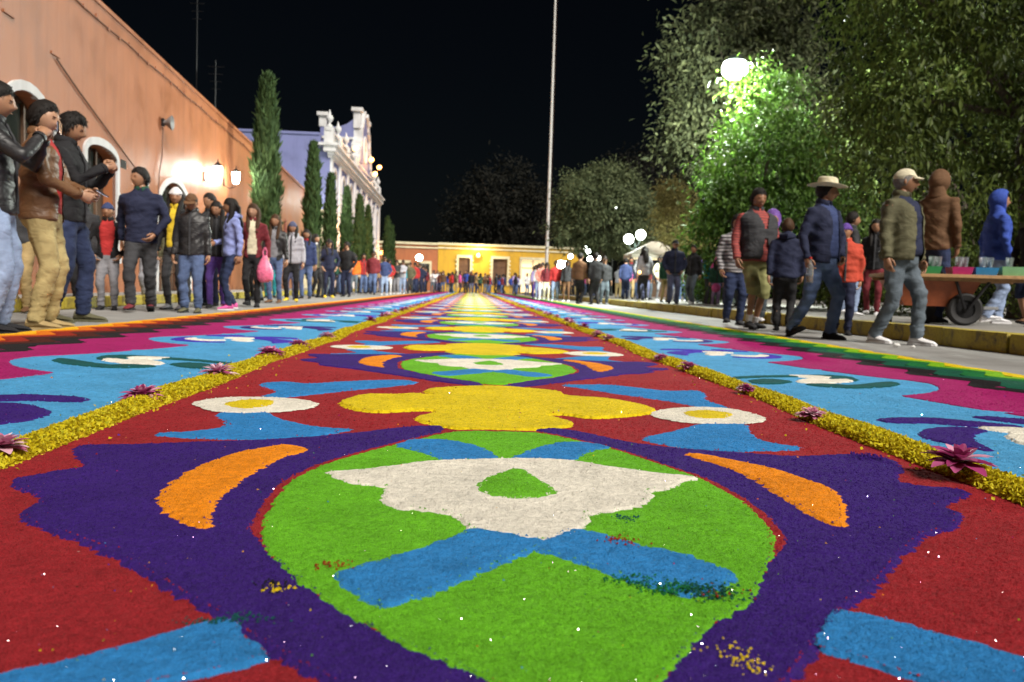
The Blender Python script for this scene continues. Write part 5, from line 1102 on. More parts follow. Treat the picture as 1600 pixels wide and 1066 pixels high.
    if lod < 2:
        c = MB(); R_ = 0.043*H; pts = []
        for k in range(13):
            a = math.pi*0.5 + (0.16 + (2*math.pi-0.32)*k/12); q = lf((0, -0.004, 0.862)); pts.append((q[0]+R_*math.cos(a), q[1]+R_*1.0*math.sin(a), q[2]-0.012*H*math.sin(a)))
        c.tube(pts, [(0.020*H, 0.008*H)]*13, 8, True, (0, 0, 1)); c.build('collar', cloth(vest or (neckshirt or top)), o, True)
    # ---- trousers
    t = MB(); rings(t, [(0.445-p['hip'], 0.07*tw, 0.06*td, 0, 0), (0.48-p['hip'], 0.094*tw, 0.072*td, 0, 0), (0.53-p['hip'], 0.09*tw, 0.069*td, 0, 0), (0.57-p['hip'], 0.08*tw, 0.062*td, 0, 0)], nseg, 2.3, lf)
    tight = 0.86 if female else 1.0
    for s_ in (-1, 1):
        k, a = K[s_]; hp = Vector((s_*0.046, 0, hipz)); r_ = tight*(0.8+0.2*bulk)
        if shorts: pt = [V3(hp), V3(hp*0.5+k*0.5), V3(k), V3(k*0.85+a*0.15)]; rd = [0.058*H*r_, 0.054*H*r_, 0.050*H*r_, 0.049*H*r_]
        else: pt = [V3(hp), V3(hp*0.5+k*0.5), V3(k), V3(k*0.5+a*0.5), V3(k*0.08+a*0.92), V3(a-(a-k).normalized()*(-0.012))]; rd = [0.062*H*r_, 0.054*H*r_, 0.043*H*r_, 0.040*H*r_, 0.038*H*r_, 0.037*H*r_]
        t.tube(pt, rd, 10)
    to = t.build('shorts' if shorts else 'trousers', cloth(legs), o); PENDING.append((to, vox, lambda me: folds(me, foldamp*0.9), None))
    # ---- shoes
    for s_ in (-1, 1):
        k, a = K[s_]; fy = p.get('foot%d' % s_, 0.12*s_); fp_ = p.get('pitch%d' % s_, 0.0)
        Rm = Matrix.Rotation(-fy, 3, 'Z') @ Matrix.Rotation(-fp_, 3, 'X')
        def ft(q): v = Rm @ Vector((q[0], q[1], q[2]-0.045)) + a; return lf(tuple(v))
        c = MB(); secs = [(-0.040, 0.012, 0.03), (-0.034, 0.020, 0.052), (-0.012, 0.022, 0.062), (0.012, 0.022, 0.058), (0.035, 0.0235, 0.042), (0.065, 0.0265, 0.032), (0.09, 0.024, 0.027), (0.106, 0.015, 0.02), (0.111, 0.006, 0.014)]
        V = []; n = 10
        for (y, w, h) in secs:
            for j in range(n):
                th = 2*math.pi*j/n; zz = 0.008 + (h-0.008)*0.5*(1+math.sin(th)) if True else 0; V.append(ft((w*math.cos(th)*(1.0 if math.sin(th) < 0.3 else 0.82), y, zz)))
        F = [(i*n+j, i*n+(j+1) % n, (i+1)*n+(j+1) % n, (i+1)*n+j) for i in range(len(secs)-1) for j in range(n)] + [tuple(range(n-1, -1, -1)), tuple(range((len(secs)-1)*n, len(secs)*n))]
        c.add(V, F); so = c.build('shoe', cloth(shoes), o, True)
        if lod == 0:
            c = MB(); out = [(-0.020, -0.042), (0.020, -0.042), (0.024, -0.01), (0.022, 0.03), (0.028, 0.065), (0.025, 0.094), (0.012, 0.113), (-0.012, 0.113), (-0.025, 0.094), (-0.028, 0.065), (-0.022, 0.03), (-0.024, -0.01)]
            c.prism(out, lambda u, v, w: ft((u, v, w)), (0.0, 0.0115)); c.build('sole', cloth(sole or 'black'), so)
        if socks:
            c = MB(); c.tube([V3(a+Vector((0, 0, 0.002))), V3(a+(k-a)*0.22)], [0.024*H, 0.025*H], 8); c.build('sock', cloth(socks), o, True)
    # ---- hair and hats
    def shell(fr, name, mat, n=28, m=20, rough=0.0, par=o):
        if lod: n, m = (16, 12)
        Dn2, Fn2 = sphere_dirs(n, m); c = MB(); V = []
        for d in Dn2:
            s_ = fr(*d); x, y, z = head_shape(d); nz = rough*(math.sin(d[0]*23+d[2]*17)+math.sin(d[1]*29-d[2]*11)+math.sin(d[0]*41-d[1]*37))/3 if s_ > 0.95 else 0
            V.append(hd((x*(s_+nz), y*(s_+nz) if y < 0.55 else 0.55+(y-0.55)*(s_+nz), z*(s_+nz))))
        c.add(V, Fn2); return c.build(name, mat, par, True)
    if style != 'none':
        fl_ = 0.50 if not female else 0.42
        def fh(x, y, z):
            line = float(np.interp(y, [-1, -0.5, -0.2, 0.08, 0.26, 0.5, 0.72], [-0.75, -0.65, -0.42, -0.26, 0.06, 0.34, fl_])) + 0.045*math.sin(x*19+2*y)
            return 0.90 + ((0.15 if hat in ('cap', 'beanie') else 0.22+0.07*sstep(0.3, 0.9, z))+(0 if hat else 0.03*math.sin(x*9+y*7)))*sstep(line-0.10, line+0.08, z)
        shell(fh, 'hair', HAIRS[hair], rough=0.07 if style == 'curly' else 0.035)
        if lod == 0 and hat not in ('cap', 'beanie', 'cowboy'):
            Dn3, _ = sphere_dirs(40, 28); ps = []; dr = []; nn = []
            for d in Dn3:
                if fh(*d) > 1.02:
                    for q in range(2):
                        dj = Vector(d) + Vector((rnd.uniform(-.07, .07), rnd.uniform(-.07, .07), rnd.uniform(-.07, .07))); dj.normalize(); hs = head_shape(dj); rr_ = fh(*dj)*0.985
                        a_ = Vector(hd(tuple(h*rr_ for h in hs))); nv = Vector(hd(tuple(h*(rr_+0.3) for h in hs)))-a_; nv.normalize()
                        ps.append(a_[:]); nn.append(nv[:]); dr.append((nv*(0.30 if style == 'curly' else 0.12) + Vector((rnd.gauss(0, .3), rnd.gauss(0, .3) - 0.2, -0.75+rnd.gauss(0, .25))))[:])
            if ps: k_ = len(ps); tag(link('hair_strands', leaf_mesh('hair_strands', np.array(ps), np.array(dr), np.array(nn), np.full(k_, 0.014*H*(1.3 if style == 'curly' else 1.0)), np.full(k_, 0.0045*H), HAIRS[hair]), o), kind='stuff')
        if style in ('long', 'curlylong'):
            c = MB(); wv = 0.006 if style == 'curlylong' else 0.0
            for q, (sx, w, yb) in enumerate(((0, 0.055, -0.045), (-0.042, 0.022, -0.005), (0.042, 0.022, -0.005))):
                pts = [hd((sx/0.0655, -0.35 if q == 0 else -0.1, 0.45)), hd((sx*1.15/0.0655, -0.85 if q == 0 else -0.15, -0.2)), lf((sx*1.1, -0.055 if q == 0 else -0.012+0.03*(q > 0), 0.85)), lf((sx*1.0, -0.085 if q == 0 else 0.05, 0.78)), lf((sx*0.9, -0.09 if q == 0 else 0.068, 0.70 if q == 0 else 0.725))]
                c.tube(pts, [(w*H*0.8, 0.02*H), (w*H, 0.028*H), (w*H, 0.024*H), (w*H*1.0, 0.018*H), (w*H*0.6, 0.007*H)], 10, True, (1, 0, 0))
            if wv: c.xform(lambda x, y, z: (x+0.012*math.sin(z*60+y*40), y+0.012*math.sin(z*53+x*50), z))
            c.build('long_hair', HAIRS[hair], o, True)
        if style == 'afro':
            shell(lambda x, y, z: 1.55 if (y < 0.35 or z > 0.5) and z > -0.75 else 0.9, 'wig', HAIRS[hair], rough=0.10)
    if hat == 'beanie':
        h_ = shell(lambda x, y, z: 0.86 + 0.30*sstep(0.18, 0.30, z + (0.12 if y < 0 else 0)) + 0.05*sstep(0.85, 1.0, z), 'beanie', cloth(hatcol), rough=0.008)
        shell(lambda x, y, z: 0.86 + 0.35*sstep(0.16, 0.24, z + (0.12 if y < 0 else 0))*sstep(0.58, 0.50, z + (0.12 if y < 0 else 0)), 'beanie_fold', cloth(hatcol), par=h_)
    if hat == 'cap':
        h_ = shell(lambda x, y, z: 0.86 + 0.28*sstep(0.30, 0.40, z + (0.2 if y < 0 else 0)), 'cap', cloth(hatcol))
        c = MB(); V = []; n = 12
        for layer in (0, 0.045):
            for k in range(n+1):
                a = math.pi*k/n; V.append(hd((0.72*math.cos(a), 0.62+0.0*math.sin(a), 0.42+layer))); V.append(hd((0.70*math.cos(a), 0.58+0.78*math.sin(a)**0.8, 0.30+layer+0.12*abs(math.cos(a))*0-0.06*math.cos(a)**2)))
        F = []; st_ = 2*(n+1)
        for k in range(n): F += [(2*k, 2*k+2, 2*k+3, 2*k+1), (st_+2*k, st_+2*k+1, st_+2*k+3, st_+2*k+2), (2*k+1, 2*k+3, st_+2*k+3, st_+2*k+1)]
        c.add(V, F); c.build('visor', cloth(hatcol), h_, True)
    if hat == 'cowboy':
        c = MB(); prof = [(0.0, 0.42), (0.80, 0.42), (0.82, 0.44), (1.2, 0.40), (1.62, 0.46), (1.64, 0.50), (1.2, 0.455), (0.86, 0.50), (0.84, 0.85), (0.78, 1.22), (0.62, 1.33), (0.3, 1.27), (0.0, 1.24)]
        n = 24; V = []; F = []
        for (r_, z) in prof:
            for k in range(n):
                a = 2*math.pi*k/n; up_ = 0.16*max(0, r_-0.85)*abs(math.cos(a))**2*1.6; V.append(hd((r_*math.cos(a)*0.98, r_*math.sin(a)*1.10-0.02, z+up_-0.07*(math.sin(a))*0.3)))
        for i in range(len(prof)-1):
            for k in range(n): F.append((i*n+k, i*n+(k+1) % n, (i+1)*n+(k+1) % n, (i+1)*n+k))
        c.add(V, F); h_ = c.build('hat', cloth(hatcol), o, True)
        c = MB(); V = []
        for (r_, z) in ((0.865, 0.50), (0.875, 0.62)):
            for k in range(n): a = 2*math.pi*k/n; V.append(hd((r_*math.cos(a)*0.99, r_*math.sin(a)*1.11-0.02, z)))
        c.add(V, [(k, (k+1) % n, n+(k+1) % n, n+k) for k in range(n)]); c.build('hat_band', cloth('brown'), h_, True)
    if hat == 'bow':
        c = MB()
        for s_ in (-1, 1): c.tube([hd((s_*0.05, 0.1, 1.12)), hd((s_*0.35, 0.1, 1.3)), hd((s_*0.62, 0.1, 1.22))], [(0.01*H, 0.012*H), (0.012*H, 0.024*H), (0.012*H, 0.03*H)], 8, True, (0, 1, 0))
        c.build('hair_bow', cloth('pink'), o, True)
    if hood == 'up':
        shell(lambda x, y, z: 0.85 + 0.50*max(sstep(0.52, 0.30, y), sstep(0.55, 0.75, z))*sstep(-1.0, -0.8, z), 'hood', cloth(top), rough=0.015)
        c = MB(); c.tube([lf((0, -0.01, 0.83)), lf((0, -0.012, 0.865)), lf((0, -0.02, 0.90))], [(0.064*H, 0.055*H), (0.055*H, 0.05*H), (0.048*H, 0.048*H)], 14); c.build('hood_base', cloth(top), o, True)
    if hood == 'down':
        c = MB(); pts = [lf((0.05, 0.02, 0.845)), lf((0.055, -0.035, 0.85)), lf((0, -0.07, 0.845)), lf((-0.055, -0.035, 0.85)), lf((-0.05, 0.02, 0.845))]; c.tube(pts, [0.012*H, 0.02*H, 0.028*H, 0.02*H, 0.012*H], 8); c.build('hood', cloth(top), o, True)
    o['_grip'] = 0; del o['_grip']
    return o, A, lf, K
def finish_people():
    """fuse the rough limb tubes into one surface each"""
    for ob_, vx, post, ext in PENDING:
        md = ob_.modifiers.new('fuse', 'REMESH'); md.mode = 'VOXEL'; md.voxel_size = vx; md.use_smooth_shade = True
        sm = ob_.modifiers.new('soften', 'SMOOTH'); sm.factor = 0.5; sm.iterations = 3
    bpy.context.view_layer.update(); dg = bpy.context.evaluated_depsgraph_get()
    new = [bpy.data.meshes.new_from_object(ob_.evaluated_get(dg)) for ob_, *_ in PENDING]
    for (ob_, vx, post, ext), me in zip(PENDING, new):
        ob_.modifiers.clear(); old = ob_.data; mats = list(old.materials)
        if ext is not None:
            n = len(me.vertices); co = np.empty(n*3, np.float32); me.vertices.foreach_get('co', co)
            pv = [tuple(pp.vertices) for pp in me.polygons]
            V = np.concatenate([co.reshape(-1, 3), np.array(ext.v, np.float32)]); F = pv + [tuple(i+n for i in f) for f in ext.f]
            me2 = np_mesh('body', V, F, [], True, [0]*len(pv)+ext.m); bpy.data.meshes.remove(me); me = me2
        if post: post(me)
        me.materials.clear()
        for m in mats: me.materials.append(m)
        me.polygons.foreach_set('use_smooth', np.ones(len(me.polygons), bool)); me.name = ob_.name.split('.')[0]
        ob_.data = me; bpy.data.meshes.remove(old)
    PENDING.clear()
def face(deg): return -math.radians(deg)          # 0 looks away down the street, 90 right, 180 to the viewer, 270 left
STAND = {}
def walk(s=1.0, sw=1):
    return dict(ll=(-0.05, 0.12*s*sw, 0.048), rl=(0.05, -0.13*s*sw, 0.062), hip=0.012*abs(s), la=(-0.14, -0.06*s*sw, 0.49), ra=(0.14, 0.10*s*sw, 0.50), **{'pitch1' if sw > 0 else 'pitch-1': -0.35*s})
def P(base, **k): d = dict(base); d.update(k); return d
GL, GR = 'spectators on the left', 'people walking on the right'
POCK = dict(la=(-0.12, 0.055, 0.52), ra=(0.12, 0.055, 0.52), lh=(-1, -0.4, 0), rh=(1, -0.4, 0))
CROSS = dict(la=(0.05, 0.115, 0.66), ra=(-0.05, 0.125, 0.64), lh=(-0.8, 0.1, -1), rh=(0.8, 0.1, -1))
PHONE = dict(la=(-0.03, 0.17, 0.70), ra=(0.035, 0.17, 0.70), lh=(-0.8, -0.3, -1), rh=(0.8, -0.3, -1), curl=1.1)
def at_hand(o, lf, q): return o.matrix_basis @ Vector(lf(q)) if False else Matrix.LocRotScale(o.location, o.rotation_euler, None) @ Vector(lf(q))
M_PHONE = plain('phone_black', (0.015, 0.015, 0.018), 0.25); M_SCREEN = emis('phone_screen', (0.55, 0.65, 0.85), 1.2)
def phone(o, lf, q, rz, label, tilt=0.0):
    e = empty('phone', at_hand(o, lf, q), rz); e.rotation_euler = (tilt, 0, rz); tag(e, label, 'phone')
    c = MB(); c.box(-0.072, 0.072, -0.005, 0.005, -0.037, 0.037, 0.004); c.build('case', M_PHONE, e)
    c = MB(); c.box(-0.062, 0.062, -0.0068, -0.0055, -0.032, 0.032); c.build('screen', M_SCREEN, e)
# ---- left, nearest
o, A, lf, K = person((-3.36, 5.85, 0), face(72), 1.70, 'man in black leather and pale jeans at the left edge, holding up a phone', 'leather', 'lightjeans', 'black', pose=P(dict(la=(-0.05, 0.17, 0.80), ra=(0.045, 0.175, 0.80), lh=(-0.8, 0, -1), rh=(0.8, 0, -1), curl=1.0)), group=GL, head=(0.1, 0.15), bulk=1.05)
phone(o, lf, (0, 0.235, 0.845), face(72), 'phone held up by the man in black leather at the left edge')
o, A, lf, K = person((-3.33, 6.42, 0), face(78), 1.70, 'man in brown leather jacket and khaki trousers at the carpet edge', 'brownleather', 'khaki', 'tan', pose=P(dict(la=(-0.03, 0.19, 0.61), ra=(0.06, 0.17, 0.60), lh=(-0.8, -0.3, -1), rh=(0.9, -0.3, -1), curl=0.7)), shirt='red', neckshirt='brownleather', group=GL, head=(0.25, 0.12), bulk=1.12, sole='tan', skin=2)
phone(o, lf, (0.015, 0.25, 0.615), face(78), 'phone in the hands of the man in brown leather', 1.0)
o, A, lf, K = person((-3.66, 7.5, 0), face(84), 1.84, 'man in black fleece and dark jeans stretching out both arms to take a picture', 'black', 'darkjeans', 'olive', style='curly', mous=False, pose=P(dict(la=(-0.03, 0.185, 0.735), ra=(0.04, 0.185, 0.74), lh=(-0.5, -0.1, -1), rh=(0.6, -0.1, -1), curl=1.1, ll=(-0.06, 0.05, 0.045), rl=(0.07, -0.05, 0.045))), group=GL, head=(0.05, 0.35), bulk=1.12, sole='olive')
phone(o, lf, (0, 0.255, 0.765), face(84), 'phone held out by the man in black fleece')
person((-4.55, 10.4, 0), face(165), 1.30, 'boy in black jacket with red neckerchief, grey trousers and dark blue beanie', 'black', 'grey', 'black', hat='beanie', hatcol='darkblue', shirt='red', group=GL, pose=P(POCK), head=(0.1, 0.0), neckshirt='black')
person((-4.05, 10.15, 0), face(168), 1.71, 'man in plain navy sweater striding with dark trousers and maroon shoes', 'navy', 'charcoal', 'burgundy', pose=P(walk(0.75, -1), la=(-0.10, 0.11, 0.54), lh=(-1, -0.3, 0)), group=GL, head=(0.75, 0.0), bulk=1.12, lean=0.02, neckshirt='green', zipc=None)
person((-4.02, 11.2, 0), face(185), 1.60, 'woman in white knitted hat and black jacket with yellow, behind the navy sweater', 'black', 'charcoal', 'grey', hat='beanie', hatcol='white', style='long', shirt='yellow', female=True, group=GL, head=(-0.3, 0.05), neckshirt='yellow')
person((-3.52, 10.35, 0), face(178), 1.46, 'person in brown cap looking down, black leather jacket and blue jeans', 'leather', 'jeans', 'olive', hat='cap', hatcol='brown', group=GL, head=(0.0, 0.45), bulk=1.08)
person((-4.0, 12.6, 0), face(190), 1.69, 'man in dark jacket standing behind the brown cap', 'charcoal', 'navy', 'black', group=GL, head=(0.2, 0.1), lod=1)
person((-3.72, 12.0, 0), face(170), 1.52, 'short person in dark coat half hidden behind the brown cap', 'black', 'purple', 'black', group=GL, style='long', female=True, head=(0.3, 0.1), lod=1)
person((-3.40, 11.6, 0), face(235), 1.53, 'woman in periwinkle hoodie with long black hair and pink shoes', 'periwinkle', 'darkjeans', 'pink', style='long', female=True, hood='down', pose=P(walk(0.3), ra=(0.05, 0.14, 0.60)), group=GL, head=(0.3, 0.1), bulk=1.05, sole='white')
person((-3.55, 13.3, 0), face(175), 1.62, 'woman in burgundy jacket with long brown hair and black leggings', 'burgundy', 'black', 'black', hair='brown', style='long', female=True, pose=P(walk(0.35)), group=GL, head=(0.25, 0.0), skin=2, shirt='cream', neckshirt='burgundy')
person((-3.84, 16.0, 0), face(185), 1.68, 'woman in black leather jacket and jeans behind the pink bag', 'leather', 'jeans', 'brown', hair='brown', style='long', female=True, group=GL, lod=1, shirt='grey', neckshirt='leather')
person((-3.71, 16.9, 0), face(180), 1.62, 'woman in pale grey hoodie, patterned beanie and black leggings', 'lightgrey', 'black', 'yellow', style='long', hat='beanie', hatcol='bluegrey', female=True, pose=P(walk(0.35, -1), ra=(0.11, 0.06, 0.53)), group=GL, lod=1, bulk=1.12, hood='down')
# pink carrier bag
M_BAG = plain('pink_plastic', (0.66, 0.14, 0.26), 0.35, 0, 0.35, 25, 0.6)
bg = empty('carrier_bag', (-3.33, 13.15, 0.42)); tag(bg, 'translucent pink plastic carrier bag hanging beside the burgundy jacket', 'bag')
c = MB(); c.tube([(0, 0, -0.02), (0, 0, 0.03), (0.005, 0, 0.14), (0, 0, 0.24), (0, 0, 0.33), (0.0, 0, 0.40)], [(0.06, 0.05), (0.12, 0.09), (0.125, 0.10), (0.10, 0.075), (0.06, 0.04), (0.03, 0.015)], 14)
c.xform(lambda x, y, z: (x+0.008*math.sin(z*50+y*30), y+0.008*math.sin(z*60+x*40), z)); c.build('pouch', M_BAG, bg, True)
c = MB()
for s_ in (-1, 1): c.tube([(s_*0.025, 0, 0.39), (s_*0.03, 0, 0.46), (0.0, 0, 0.53)], [(0.012, 0.006)]*3, 6)
c.build('handle', M_BAG, bg, True)
# ---- left, farther down the street
LM = [(-4.72, 25.0, 1.70, 175, 'black', 'tan', 'olive', 'short', 'dark jacketed man with tan trousers left of the navy hooded woman'), (-4.12, 23.6, 1.66, 160, 'navy', 'navy', 'yellow', 'long', 'woman in navy hooded coat with yellow shoes'), (-3.98, 26.0, 1.72, 190, 'black', 'navy', 'black', 'short', 'man in black padded vest and dark trousers'),
      (-4.45, 31.0, 1.55, 180, 'orange', 'greyjeans', 'grey', 'long', 'person in orange scarf right of the black vest'), (-4.0, 33.0, 1.74, 185, 'burgundy', 'jeans', 'black', 'short', 'man in dark red and blue jacket with jeans'), (-3.65, 34.0, 1.6, 170, 'darkblue', 'lightjeans', 'white', 'short', 'person in dark blue jacket beside the red jacketed man'),
      (-3.75, 36.8, 1.58, 180, 'red', 'white', 'white', 'long', 'woman in red jacket and pale trousers'), (-3.6, 39.0, 1.6, 200, 'charcoal', 'grey', 'white', 'short', 'person in charcoal top right of the red jacketed woman'), (-3.45, 40.5, 1.66, 190, 'lightgrey', 'lightjeans', 'white', 'short', 'person in pale grey top and pale jeans'),
      (-3.7, 43.5, 1.62, 150, 'teal', 'grey', 'black', 'long', 'person in teal top on the left'), (-3.35, 44.0, 1.66, 180, 'olive', 'charcoal', 'black', 'short', 'person in olive jacket on the left'), (-3.2, 45.5, 1.7, 195, 'red', 'darkjeans', 'black', 'short', 'person in red shirt under navy at the far left row'),
      (-3.0, 46.5, 1.7, 185, 'navy', 'navy', 'black', 'short', 'person all in navy at the end of the left row'), (-5.2, 27.5, 1.6, 170, 'charcoal', 'black', 'black', 'short', 'dark figure behind the tan trousered man'), (-5.1, 32.0, 1.65, 175, 'brown', 'jeans', 'brown', 'short', 'person in brown jacket near the cypresses'), (-5.0, 20.5, 1.6, 170, 'lilac', 'teal', 'black', 'long', 'woman in lilac and teal behind the grey hoodie'),
      (-4.9, 14.6, 1.62, 175, 'charcoal', 'charcoal', 'black', 'short', 'dark figure deep behind the black leather woman'), (-4.75, 18.2, 1.55, 180, 'brown', 'black', 'black', 'long', 'woman in brown far behind the burgundy jacket'), (-5.3, 11.4, 1.5, 180, 'charcoal', 'black', 'black', 'short', 'dark figure behind the boy near the orange wall'), (-5.0, 12.9, 1.48, 175, 'olive', 'grey', 'black', 'long', 'person in olive between navy sweater and orange wall'), (-4.85, 9.0, 1.5, 170, 'charcoal', 'tan', 'brown', 'short', 'crouched looking dark figure behind the black fleece')]
for (x, y, H, f, tp, lg, sh_, st, lab) in LM:
    person((x, y, 0), face(f), H, lab, tp, lg, sh_, style=st, female=st == 'long', pose=random.choice([POCK, CROSS, STAND, walk(0.3)]), group=GL, lod=2 if y > 21 else 1, head=(random.uniform(-0.5, 0.5), 0.05), bulk=random.uniform(1.0, 1.15), skin=random.randrange(3))
# ---- right, nearest
person((4.12, 8.0, 0), face(148), 1.72, 'man in cream baseball cap and open olive jacket walking in white trainers', 'olive', 'greyjeans', 'white', hat='cap', hatcol='cream', shirt='navy', pose=dict(ll=(-0.06, 0.10, 0.048), rl=(0.05, -0.09, 0.05), hip=0.01, la=(-0.15, 0.05, 0.49), ra=(0.155, 0.02, 0.49)), group=GR, head=(-0.6, 0.05), mous=True, bulk=1.2, belly=0.8, sole='white', skin=1, hair='grey', neckshirt='olive')
person((5.60, 10.0, 0.18), face(55), 1.86, 'person with brown hood up and dark jeans standing on the right kerb', 'brown', 'darkjeans', 'charcoal', hood='up', pose=dict(ra=(0.13, 0.05, 0.50), la=(-0.13, 0.06, 0.50)), group=GR, lean=0.04, bulk=1.1, head=(0.1, 0.1), skin=1)
person((7.05, 11.0, 0.165), face(100), 1.80, 'person in royal blue hooded top and pale jeans behind the cart', 'royal', 'lightjeans', 'white', hood='up', pose=P(walk(0.5)), group=GR, bulk=1.18, sole='white')
person((6.85, 9.95, 0.165), face(240), 1.50, 'curly haired woman in black top and dark cropped trousers at the right edge', 'black', 'darkjeans', 'brown', hair='brown', style='curlylong', female=True, shorts=True, pose=P(walk(0.4)), group=GR, bulk=1.1)
o, A, lf, K = person((3.62, 8.65, 0), face(150), 1.68, 'man in straw hat and dark navy jacket carrying a bottle', 'navy', 'jeans', 'black', hat='cowboy', hatcol='cream', pose=dict(ll=(-0.05, 0.05, 0.046), rl=(0.06, -0.16, 0.06), hip=0.014, pitch1=-0.4, ra=(0.165, 0.02, 0.50), la=(-0.12, 0.06, 0.52), lh=(-1, -0.4, 0), curl=1.0), group=GR, head=(-0.6, 0.05), mous=True, bulk=1.15, belly=0.4, skin=1, shirt='darkblue', neckshirt='navy')
bp = at_hand(o, lf, (0.165, 0.045, 0.44)); bt = empty('bottle', (bp.x, bp.y, bp.z-0.15)); tag(bt, 'clear drink bottle hanging from the hand of the man in straw hat', 'bottle')
mg, nt, b = new_mat('clear_plastic'); b.inputs['Base Color'].default_value = (0.75, 0.8, 0.82, 1); b.inputs['Transmission Weight'].default_value = 0.85; b.inputs['Roughness'].default_value = 0.08; b.inputs['IOR'].default_value = 1.25; M_CLEAR = mg
c = MB(); c.lathe([(0.032, 0), (0.037, 0.01), (0.036, 0.15), (0.03, 0.18), (0.014, 0.22), (0.014, 0.245)], n=14); c.build('flask', M_CLEAR, bt, True)
c = MB(); c.lathe([(0.034, 0.01), (0.034, 0.075)], n=14); c.build('drink', plain('cola', (0.10, 0.03, 0.015), 0.3), bt); c = MB(); c.lathe([(0.016, 0.246), (0.016, 0.268)], n=10); c.build('cap', plain('red_cap', (0.4, 0.03, 0.02), 0.4), bt)
person((4.38, 9.75, 0), face(200), 1.33, 'child in red orange quilted puffer jacket and purple beanie seen from behind', 'puffer', 'navy', 'black', hat='beanie', hatcol='purple', puffer=True, pose=P(walk(0.25)), group=GR, bulk=1.2, head=(0.4, 0.0))
person((3.52, 10.45, 0), face(168), 1.80, 'heavy man in grey padded vest over red plaid shirt with khaki shorts', 'plaidshirt', 'shortskhaki', 'charcoal', vest='charcoal', shorts=True, pose=P(walk(0.35, -1), la=(-0.16, 0.06, 0.52), ra=(0.17, 0.05, 0.50)), group=GR, bulk=1.28, belly=0.8, socks='white', mous=True, head=(0.05, 0.12), skin=1, shirt=None, neckshirt='orange')
person((3.80, 12.1, 0), face(180), 1.62, 'person in grey striped sweater and dark jeans half hidden behind the padded vest', 'striped', 'darkjeans', 'charcoal', zipc=None, pose=P(walk(0.3)), group=GR, bulk=1.1)
person((3.72, 9.9, 0), face(20), 1.38, 'youngster in dark hooded jacket seen between the vest and the straw hat', 'navy', 'black', 'black', hair='brown', hood='down', pose=P(walk(0.4)), group=GR, bulk=1.12, lod=1)
person((5.95, 13.0, 0.165), face(100), 1.66, 'person in pale jeans and white trainers behind the red puffer jacket', 'charcoal', 'lightjeans', 'white', pose=P(walk(0.6)), group=GR, lod=1)
person((6.55, 13.4, 0.165), face(210), 1.6, 'person in dark coat and red trousers behind the olive jacket', 'black', 'burgundy', 'white', style='long', female=True, pose=P(walk(0.4)), group=GR, lod=1)
person((4.55, 12.7, 0.0), face(185), 1.74, 'person in purple curly wig and charcoal top behind the padded vest', 'charcoal', 'greyjeans', 'white', hair='purple', style='afro', group=GR, lod=1, pose=P(walk(0.3)))
